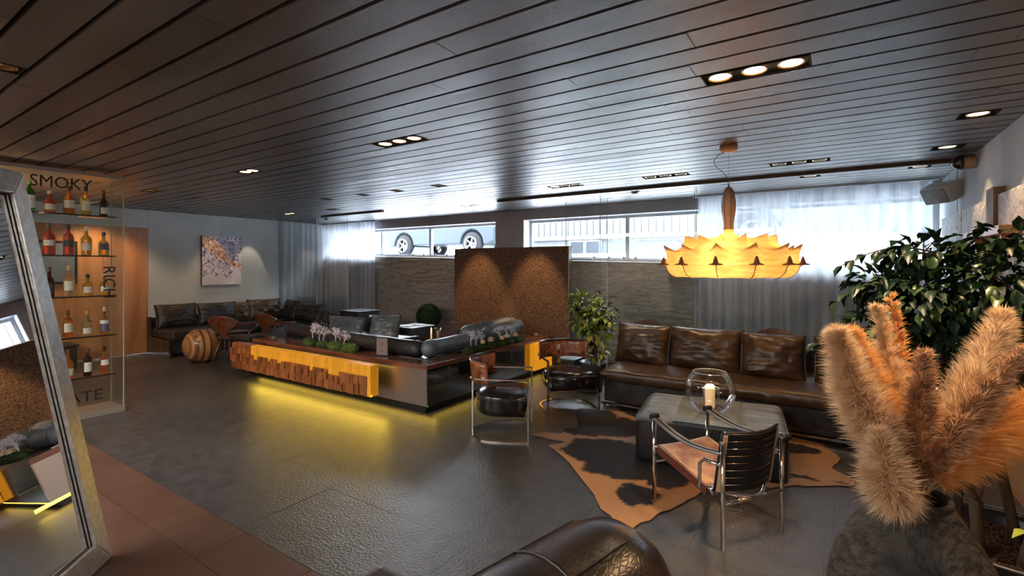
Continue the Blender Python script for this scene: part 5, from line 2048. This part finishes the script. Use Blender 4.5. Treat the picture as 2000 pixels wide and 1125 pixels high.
def plume_mat(name, c1, c2):
    m = bpy.data.materials.new(name)
    m.use_nodes = True
    nt = m.node_tree
    nt.nodes.clear()
    tc = nt.nodes.new('ShaderNodeTexCoord')
    n = nt.nodes.new('ShaderNodeTexNoise')
    n.inputs['Scale'].default_value = 28
    n.inputs['Detail'].default_value = 4
    nt.links.new(tc.outputs['Object'], n.inputs['Vector'])
    r = _ramp(nt, [(.35, c1), (.65, c2)])
    nt.links.new(n.outputs['Fac'], r.inputs[0])
    d = nt.nodes.new('ShaderNodeBsdfDiffuse')
    tl = nt.nodes.new('ShaderNodeBsdfTranslucent')
    nt.links.new(r.outputs[0], d.inputs[0])
    nt.links.new(r.outputs[0], tl.inputs[0])
    mx = nt.nodes.new('ShaderNodeMixShader')
    mx.inputs[0].default_value = .5
    nt.links.new(d.outputs[0], mx.inputs[1])
    nt.links.new(tl.outputs[0], mx.inputs[2])
    o = nt.nodes.new('ShaderNodeOutputMaterial')
    nt.links.new(mx.outputs[0], o.inputs[0])
    return m


PM = {'beige': plume_mat('beige plume', (.72, .52, .32), (.92, .76, .55)), 'orange': plume_mat('orange plume', (.80, .44, .15), (.95, .66, .32)), 'brown': plume_mat('brown plume', (.42, .23, .12), (.66, .42, .25)),
      'pale': plume_mat('pale plume', (.62, .52, .40), (.82, .72, .58))}


def plume(label, pts, Rm, key, n, L=.075, seed=0, coarse=False, start=.12):
    """pampas plume: a stem and thousands of fine hairs; pts in world space, first at the vase mouth"""
    base = Vector(pts[0])
    P = [Vector(p) - base for p in pts]
    t = thing('pampas_plume', label, 'dried plant', base, 0, None)
    # smooth path
    def cr(u):
        s = u * (len(P) - 1)
        i = min(int(s), len(P) - 2)
        f = s - i
        p0, p1, p2, p3 = P[max(i - 1, 0)], P[i], P[i + 1], P[min(i + 2, len(P) - 1)]
        return .5 * ((2 * p1) + (p2 - p0) * f + (2 * p0 - 5 * p1 + 4 * p2 - p3) * f * f + (3 * p1 - p0 - 3 * p2 + p3) * f ** 3)
    pl = [cr(k / 24) for k in range(25)]
    B().tube(pl, [.0035 * (1 - .7 * k / 24) for k in range(25)], 6).build('stem', mat('straw stem', (.45, .30, .13), .6), t, smooth=True)
    r = np.random.default_rng(seed)
    u = start + (1 - start) * r.random(n) ** .9
    idx = np.minimum((u * 24).astype(int), 23)
    fr = u * 24 - idx
    PA = np.array([list(p) for p in pl])
    pos = PA[idx] * (1 - fr)[:, None] + PA[idx + 1] * fr[:, None]
    tan = PA[idx + 1] - PA[idx]
    tan /= np.linalg.norm(tan, axis=1)[:, None]
    env = np.clip(np.sin(PI * np.clip((u - start) / (1 - start), 0, 1) ** .62 * .97 + .08), .05, 1) ** .75
    # panicle branchlets: random directions around the axis, clumped in tufts
    nc = max(30, n // (26 if coarse else 40))
    cd_ = r.normal(size=(nc, 3))
    ci = (u * nc * .999).astype(int)
    rd = cd_[ci] + r.normal(size=(n, 3)) * (.35 if coarse else .6)
    rd -= tan * np.sum(rd * tan, axis=1)[:, None]
    rd /= np.linalg.norm(rd, axis=1)[:, None] + 1e-6
    rad = Rm * env * (r.random(n) ** .6)
    st = pos + rd * rad[:, None] * .62
    ln = L * (.55 + .7 * r.random(n)) * (.45 + .55 * env)
    dirv = rd * .75 + tan * .85 + r.normal(size=(n, 3)) * .22
    dirv /= np.linalg.norm(dirv, axis=1)[:, None]
    mid = st + dirv * (ln * .5)[:, None]
    end = st + dirv * ln[:, None] + np.array([0, 0, -1.0]) * (ln * .16)[:, None] + r.normal(size=(n, 3)) * .004
    sdv = np.cross(dirv, r.normal(size=(n, 3)))
    sdv /= np.linalg.norm(sdv, axis=1)[:, None] + 1e-6
    wdt = (.0017 if coarse else .0009) * (.7 + .6 * r.random(n))
    V = np.stack([st - sdv * wdt[:, None] * .5, st + sdv * wdt[:, None] * .5, mid - sdv * wdt[:, None], mid + sdv * wdt[:, None], end], axis=1).reshape(-1, 3)
    k = np.arange(n) * 5
    q = np.stack([k, k + 1, k + 3, k + 2], axis=1)
    tr_ = np.stack([k + 2, k + 3, k + 4], axis=1)
    me = bpy.data.meshes.new('plume_hair')
    me.vertices.add(len(V))
    me.vertices.foreach_set('co', V.astype(np.float32).ravel())
    loops = np.concatenate([q.ravel(), tr_.ravel()])
    me.loops.add(len(loops))
    me.loops.foreach_set('vertex_index', loops.astype(np.int32))
    starts = np.concatenate([np.arange(n) * 4, n * 4 + np.arange(n) * 3])
    me.polygons.add(2 * n)
    me.polygons.foreach_set('loop_start', starts.astype(np.int32))
    me.update(calc_edges=True)
    me.materials.append(PM[key])
    o = bpy.data.objects.new('plume_hair', me)
    COL.objects.link(o)
    o.parent = t
    o['kind'] = 'stuff'
    return t


plume('big beige pampas plume leaning far left out of the vase', [(0.171, 2.032, 0.745), (0.125, 1.977, 0.934), (0.057, 1.909, 1.105), (0.007, 1.851, 1.288)], .062, 'beige', 14000, .085, 1)
plume('beige pampas plume right behind the leftmost one', [(0.175, 2.035, 0.745), (0.149, 2.041, 0.937), (0.099, 2.008, 1.107), (0.05, 1.975, 1.277)], .055, 'orange', 9000, .08, 2)
plume('slim pale pampas plume rising nearly upright left of centre', [(0.196, 2.048, 0.745), (0.192, 2.118, 0.94), (0.161, 2.145, 1.141), (0.124, 2.144, 1.354)], .036, 'beige', 6000, .06, 3)
plume('tallest orange tasselled plume behind the upright pale one', [(0.203, 2.053, 0.745), (0.218, 2.207, 0.956), (0.195, 2.263, 1.18), (0.173, 2.273, 1.388)], .034, 'orange', 2600, .045, 4, coarse=True)
plume('short brown coarse plume in the middle of the vase', [(0.224, 2.067, 0.745), (0.231, 2.011, 0.945), (0.226, 1.972, 1.099), (0.23, 1.951, 1.231)], .045, 'brown', 4200, .05, 5, coarse=True)
plume('tall beige plume leaning right, top right behind brown one', [(0.238, 2.076, 0.745), (0.327, 2.207, 0.923), (0.424, 2.319, 1.123), (0.497, 2.392, 1.327)], .070, 'beige', 14000, .085, 6)
plume('long brown coarse plume leaning right out of the picture', [(0.238, 2.076, 0.745), (0.293, 2.017, 0.94), (0.376, 2.024, 1.102), (0.479, 2.044, 1.256)], .036, 'brown', 5200, .05, 7, coarse=True)
plume('glowing orange plume bending right, upper of the two low ones', [(0.245, 2.081, 0.745), (0.359, 2.204, 0.878), (0.48, 2.308, 0.975), (0.633, 2.433, 1.075)], .065, 'orange', 11000, .09, 8)
plume('lowest orange plume bending right above the ficus trunks', [(0.245, 2.081, 0.745), (0.402, 2.305, 0.82), (0.57, 2.488, 0.907), (0.725, 2.638, 0.931)], .045, 'orange', 6000, .08, 9)
plume('pale fluffy short plume hanging over the front of the vase', [(0.190, 2.001, 0.745), (0.150, 1.905, 0.80), (0.128, 1.86, 0.88), (0.115, 1.86, 0.99)], .065, 'beige', 11000, .075, 10, start=.0)

# ============================================================ BIG POTTED FICUS
FX, FY = .63, 3.00
t = thing('potted_ficus', 'big dark leaved ficus tree in black pot by the right wall', 'plant', (FX, FY, 0))
B().lathe([(.001, .0), (.22, 0), (.27, .05), (.305, .27), (.33, .285), (.33, .305), (.30, .305), (.285, .28), (.25, .06), (.001, .06)], 48).build('pot', mat('black plastic pot', (.016, .016, .018), .3), t, smooth=True)
B().tube([(.329 * math.cos(a), .329 * math.sin(a), .305) for a in [2 * PI * k / 48 for k in range(48)]], .005, 6, closed=True).build('pot_rim', mat('worn pot rim', (.16, .17, .18), .3), t, smooth=True)
b = B()
rg = random.Random(31)
b.lathe([(.001, .20), (.284, .20), (.284, .235), (.001, .245)], 30)
for _ in range(900):
    a, rr = rg.uniform(0, 2 * PI), .275 * math.sqrt(rg.random())
    b.ball((rr * math.cos(a), rr * math.sin(a), .240 + rg.uniform(0, .01)), rg.uniform(.006, .011), 3, (1, 1, .8))
o = b.build('clay_pebble', m_soil, t, smooth=True)
o['kind'] = 'stuff'
stems = [([(-.10, -.10, .22), (-.12, -.10, .48), (-.02, .0, .85), (.0, .05, 1.2)], [.026, .022, .018, .010]), ([(-.16, .02, .22), (-.15, .03, .5), (-.2, .0, .9), (-.25, -.05, 1.3)], [.020, .018, .014, .008]),
         ([(.02, -.14, .22), (.06, -.13, .40), (.14, -.12, .52), (.12, -.02, .95), (.15, 0, 1.3)], [.026, .024, .022, .018, .010]), ([(.06, .08, .22), (.0, .1, .6), (-.05, .12, 1.1), (-.02, .1, 1.5)], [.022, .020, .016, .008]),
         ([(-.20, -.06, .22), (-.215, -.05, .55), (-.25, -.02, .95)], [.012, .011, .007]), ([(-.10, -.10, .46), (-.20, -.16, .62), (-.30, -.15, .9)], [.014, .012, .006])]
cl = [((0, 0, 1.42), (.26, .26, .18), 416), ((-.28, -.02, 1.33), (.22, .20, .16), 336), ((-.20, .02, 1.12), (.24, .22, .18), 384), ((.10, .05, 1.15), (.24, .24, .20), 304), ((-.30, .0, .95), (.17, .18, .15), 240),
      ((-.08, -.02, .90), (.22, .20, .15), 256), ((.14, -.05, .92), (.18, .2, .18), 192), ((-.46, -.04, 1.18), (.13, .14, .10), 128), ((-.44, .02, 1.40), (.12, .12, .09), 96), ((-.28, .0, 1.56), (.16, .14, .08), 112), ((.0, .0, 1.60), (.2, .15, .08), 112),
      ((-.20, -.05, .74), (.09, .10, .12), 72)]
leafy_plant(t, cl, stems, [m_leafd, m_leafd, m_leafd, m_leafd, mat('lit ficus leaf', (.03, .07, .015), .3, spec=.7)], .074, .036, 300, 12, .3, droop=.6)
# arching twigs against the curtain
b = B()
ls = []
rg = random.Random(77)
for (ex_, ey, ez), st in (((-.62, -.06, 1.32), (-.25, 0, 1.45)), ((-.70, -.02, 1.10), (-.3, 0, 1.3)), ((-.60, .0, 1.50), (-.2, 0, 1.55)), ((-.64, -.05, .98), (-.3, 0, 1.1))):
    P = [Vector(st).lerp(Vector((ex_, ey, ez)), k / 8) + Vector((0, 0, .06 * math.sin(PI * k / 8))) for k in range(9)]
    b.tube(P, [.005 - .0004 * k for k in range(9)], 5)
    for k in range(1, 9):
        for s in (-1, 1):
            dd = (Vector((-.6, s * .7, -.7)) + rnd_dir(rg) * .4)
            ls.append(place_leaf_matrix(P[k], dd, rg, rg.uniform(.8, 1.1)))
o = b.build('arching_twig', m_bark, t, smooth=True)
vs_, fs_ = leaf_mesh(.078, .036)
bb = B()
for M in ls:
    bb.add([M @ Vector(v) for v in vs_], fs_)
o = bb.build('twig_leaf', m_leafd, t, smooth=True)
o['kind'] = 'stuff'
# a few low bright leaves by the trunks
for (px, py, pz) in ((.05, -.20, .50), (.09, -.22, .45), (.12, -.2, .52), (.02, -.22, .43)):
    bb = B()
    M = place_leaf_matrix(Vector((px, py, pz)), Vector((rg.uniform(-.6, .6), -.5, rg.uniform(-.8, .1))), rg, 1.0)
    bb.add([M @ Vector(v) for v in vs_], fs_)
    bb.build('leaf', m_leafb, t, smooth=True)

# ============================================================ RIGHT WALL OBJECTS
t = thing('wall_speaker', 'white wedge shaped loudspeaker on bracket high in the window corner', 'speaker', (.955, 6.35, 2.27))
M = Matrix.Rotation(R(38), 4, 'Z') @ Matrix.Rotation(R(0), 4, 'X') @ Matrix.Rotation(R(-28), 4, 'Y')
b = B().quadbox([(-.20, -.13), (-.03, -.16), (-.03, .16), (-.20, .13)], -.085, .085)
b.xf(M)
b.build('speaker_body', mat('light grey speaker', (.55, .56, .58), .5), t, bevel=.012)
b = B().box(-.212, -.200, -.12, .12, -.075, .075).xf(M)
b.build('grille', mat('grey speaker grille', (.20, .21, .23), .6), t, bevel=.004)
B().tube([(-.04, 0, 0), (.01, .01, .05), (.04, .01, .07)], .010, 8).build('bracket', m_alu, t, smooth=True)
B().box(.030, .043, -.03, .05, .03, .11).build('wall_plate', m_alu, t)

t = thing('wall_lamp', 'copper bodied cylindrical wall lamp with dark domed front', 'lamp', (.93, 5.60, 2.385))
Mx = Matrix.Rotation(R(-90), 4, 'Y')
B().lathe([(.001, -.055), (.062, -.055), (.066, .015), (.001, .015)], 26).xf(Mx).build('copper_body', mat('satin copper', (.42, .26, .15), .35, metal=.6), t, smooth=False)
B().lathe([(.064, .0155), (.060, .045), (.045, .075), (.020, .092), (.001, .096)], 26).xf(Mx).build('dark_dome', mat('smoked dome', (.02, .015, .02), .15, spec=.8), t, smooth=True)
B().box(.0555, .069, -.035, .035, -.035, .035).build('wall_plate', m_alu, t)

# carved white relief boards with timber uprights
m_relief = mat('white carved relief', (.40, .42, .45), .6, col2=(.66, .66, .66), scale=9, stretch=(1, .8, 1.2), detail=9, ndist=2.5, bump=1.0, bscale=16, bdist=.03)
t = thing('relief_panel', 'white carved relief wall panels with timber posts behind the ficus', 'wall panel', (.985, 5.6, 1.20))
for a, c in ((-1.9, -.86), (-.64, .32), (.34, 1.30)):
    B().box(-.028, .010, a, c, 0, .80).build('relief_board', m_relief, t, bevel=.004)
m_timber = wood('weathered timber', (.10, .06, .04), (.22, .14, .09), axis='z', scale=1, rough=.6, coat=0)
B().box(-.050, .010, -.85, -.65, -.1, .86).build('timber_post', m_timber, t, bevel=.004)
t = thing('orange_shelf', 'short orange wooden ledge under timber post behind ficus top', 'shelf', (.93, 4.75, 1.70))
m_osh = wood('orange board', (.42, .17, .06), (.58, .28, .12), axis='y', scale=1, rough=.4)
B().box(-.08, .055, -.55, .42, 0, .055).build('ledge_board', m_osh, t, bevel=.004)
for yy in (-.4, .3):
    B().box(-.04, .055, yy - .01, yy + .01, -.08, 0).build('bracket', m_osh, t)
t = thing('warm_lit_boards', 'tan boards low on right wall behind ficus pot, warm light put into their colour', 'wall panel', (.985, 3.0, 0))
m_warm_lit = wood('warm lit wall tan', (.34, .20, .11), (.46, .30, .17), axis='y', scale=.8, rough=.5, coat=.1)  # added boards: warm lamplight on the lower wall is put into their tan
for k in range(5):
    unit_piece('warm_lit_board', m_warm_lit, t, (-.010, -1.5, .002 + k * .23), (.012 - .002 * (k % 2), 1.9, .002 + k * .23 + .226))

# ============================================================ PENDANT LAMP
PX, PY = -.708, 4.215
t = thing('cocoon_pendant', 'large scalloped amber cocoon pendant lamp with long neck', 'lamp', (PX, PY, 0))
m_shade = bpy.data.materials.new('cocoon shade')
m_shade.use_nodes = True
nt = m_shade.node_tree
nt.nodes.clear()
tc = nt.nodes.new('ShaderNodeTexCoord')
mp = nt.nodes.new('ShaderNodeMapping')
mp.inputs['Scale'].default_value = (1, 1, 4)
n = nt.nodes.new('ShaderNodeTexNoise')
n.inputs['Scale'].default_value = 9
n.inputs['Detail'].default_value = 6
nt.links.new(tc.outputs['Object'], mp.inputs[0])
nt.links.new(mp.outputs[0], n.inputs['Vector'])
rp = _ramp(nt, [(.3, (.66, .42, .18)), (.7, (.88, .66, .36))])
nt.links.new(n.outputs['Fac'], rp.inputs[0])
d = nt.nodes.new('ShaderNodeBsdfDiffuse')
tl = nt.nodes.new('ShaderNodeBsdfTranslucent')
nt.links.new(rp.outputs[0], d.inputs[0])
nt.links.new(rp.outputs[0], tl.inputs[0])
mx = nt.nodes.new('ShaderNodeMixShader')
mx.inputs[0].default_value = .6
nt.links.new(d.outputs[0], mx.inputs[1])
nt.links.new(tl.outputs[0], mx.inputs[2])
oo = nt.nodes.new('ShaderNodeOutputMaterial')
nt.links.new(mx.outputs[0], oo.inputs[0])
NR = 12


def cusp(a, n_=NR, ph=0):
    """1 at the ribs, 0 midway between them: taut membrane between rib points"""
    q = (a * n_ / (2 * PI) + ph) % 1.0
    q = min(q, 1 - q) * 2
    return (1 - q) ** 2.2


prof = [(.036, 1.790, 0, 0), (.040, 1.765, 0, 0), (.065, 1.742, 0, .0), (.13, 1.722, .05, .0), (.215, 1.700, .10, .012), (.29, 1.678, .20, .058), (.325, 1.655, .10, .012), (.375, 1.630, .07, 0), (.430, 1.612, .07, .005), (.462, 1.598, .13, .062),
        (.466, 1.580, .06, .006), (.470, 1.545, .05, 0), (.475, 1.515, .055, 0), (.478, 1.505, .075, 0), (.474, 1.494, .045, 0), (.468, 1.465, .035, 0), (.455, 1.440, .03, 0), (.430, 1.420, .03, 0), (.40, 1.412, .03, -.004), (.36, 1.420, .03, 0), (.30, 1.436, .02, 0), (.2, 1.448, .01, 0), (.06, 1.452, 0, 0)]


def shade(u, v):
    a = 2 * PI * u
    s = v * (len(prof) - 1)
    i = min(int(s), len(prof) - 2)
    f = s - i
    r, z, ar, az = [prof[i][k] * (1 - f) + prof[i + 1][k] * f for k in range(4)]
    c = cusp(a)
    r = r * (1 - ar * .9) + r * ar * 1.75 * c
    z = z + az * c * 1.1
    return (r * math.cos(a), r * math.sin(a), z)


B().grid(shade, NR * 12, (len(prof) - 1) * 2, closeu=True).build('shade', m_shade, t, smooth=True)
npf = [(.001, 2.132), (.018, 2.126), (.030, 2.10), (.044, 2.04), (.050, 1.985), (.046, 1.93), (.036, 1.87), (.031, 1.82), (.036, 1.789)]
B().lathe(npf, 24, rmod=lambda a, i, z: 1 + .05 * math.cos(a * 6)).build('neck', mat('shaded cocoon neck', (.34, .26, .20), .6, col2=(.42, .33, .26), scale=8), t, smooth=True)
for k in range(6):
    a = 2 * PI * k / 6
    B().tube([((r + .001) * 1.05 * math.cos(a), (r + .001) * 1.05 * math.sin(a), z) for r, z in npf], .0022, 4).build('neck_rib', mat('rib wire', (.10, .05, .025), .5), t)
m_wire = mat('rib wire', (.10, .05, .025), .5)
for k in range(NR):
    u = k / NR
    pts = [Vector(shade(u, j / 44)) * 1.0 for j in range(26, 41)]
    rib = B().tube([Vector((p.x * 1.004, p.y * 1.004, p.z)) for p in pts], .0028, 5).build('rib', m_wire, t)
    p = Vector(shade(u, 26 / 44))
    rr = math.hypot(p.x, p.y)
    ax = Vector((p.x / rr, p.y / rr, 0))
    M = Matrix.Translation((ax.x * (rr + .004), ax.y * (rr + .004), 1.505))
    B().lathe([(.001, .0), (.050, .0), (.046, .007), (.020, .014), (.014, .040), (.006, .062), (.001, .064)], 16).xf(M).build('rib_cone', mat('amber brown resin', (.26, .12, .05), .5), rib, smooth=True)
light('pendant bulb', 'POINT', (PX, PY, 1.57), 4.0, (1.0, .62, .26), size=.10)
for k in range(3):
    a = 2 * PI * k / 3 + .5
    light('pendant bulb', 'POINT', (PX + .27 * math.cos(a), PY + .27 * math.sin(a), 1.54), 2.2, (1.0, .62, .26), size=.05)
B().tube([(0, 0, 2.132), (0, 0, H - .035)], .0016, 5).build('steel_cable', m_steel, t)
dx, dy = math.cos(YAW), math.sin(YAW)
W_ = [(-.0, 2.432), (-.03, 2.42), (-.09, 2.38), (-.118, 2.335), (-.10, 2.29), (-.05, 2.255), (-.015, 2.215), (-.003, 2.165), (0, 2.13)]
B().tube([(dx * a, dy * a, z) for a, z in W_], .0028, 6).build('power_cord', m_wire, t, smooth=True)
B().lathe([(.001, H - .050), (.055, H - .046), (.066, H - .034), (.068, H - .004), (.001, H - .004)], 28).build('ceiling_canopy', mat('tan canopy', (.42, .28, .18), .5), t, smooth=True)
B().tube([(0, 0, 2.12), (0, 0, 2.15)], .006, 8).build('neck_clip', m_blackm, t)
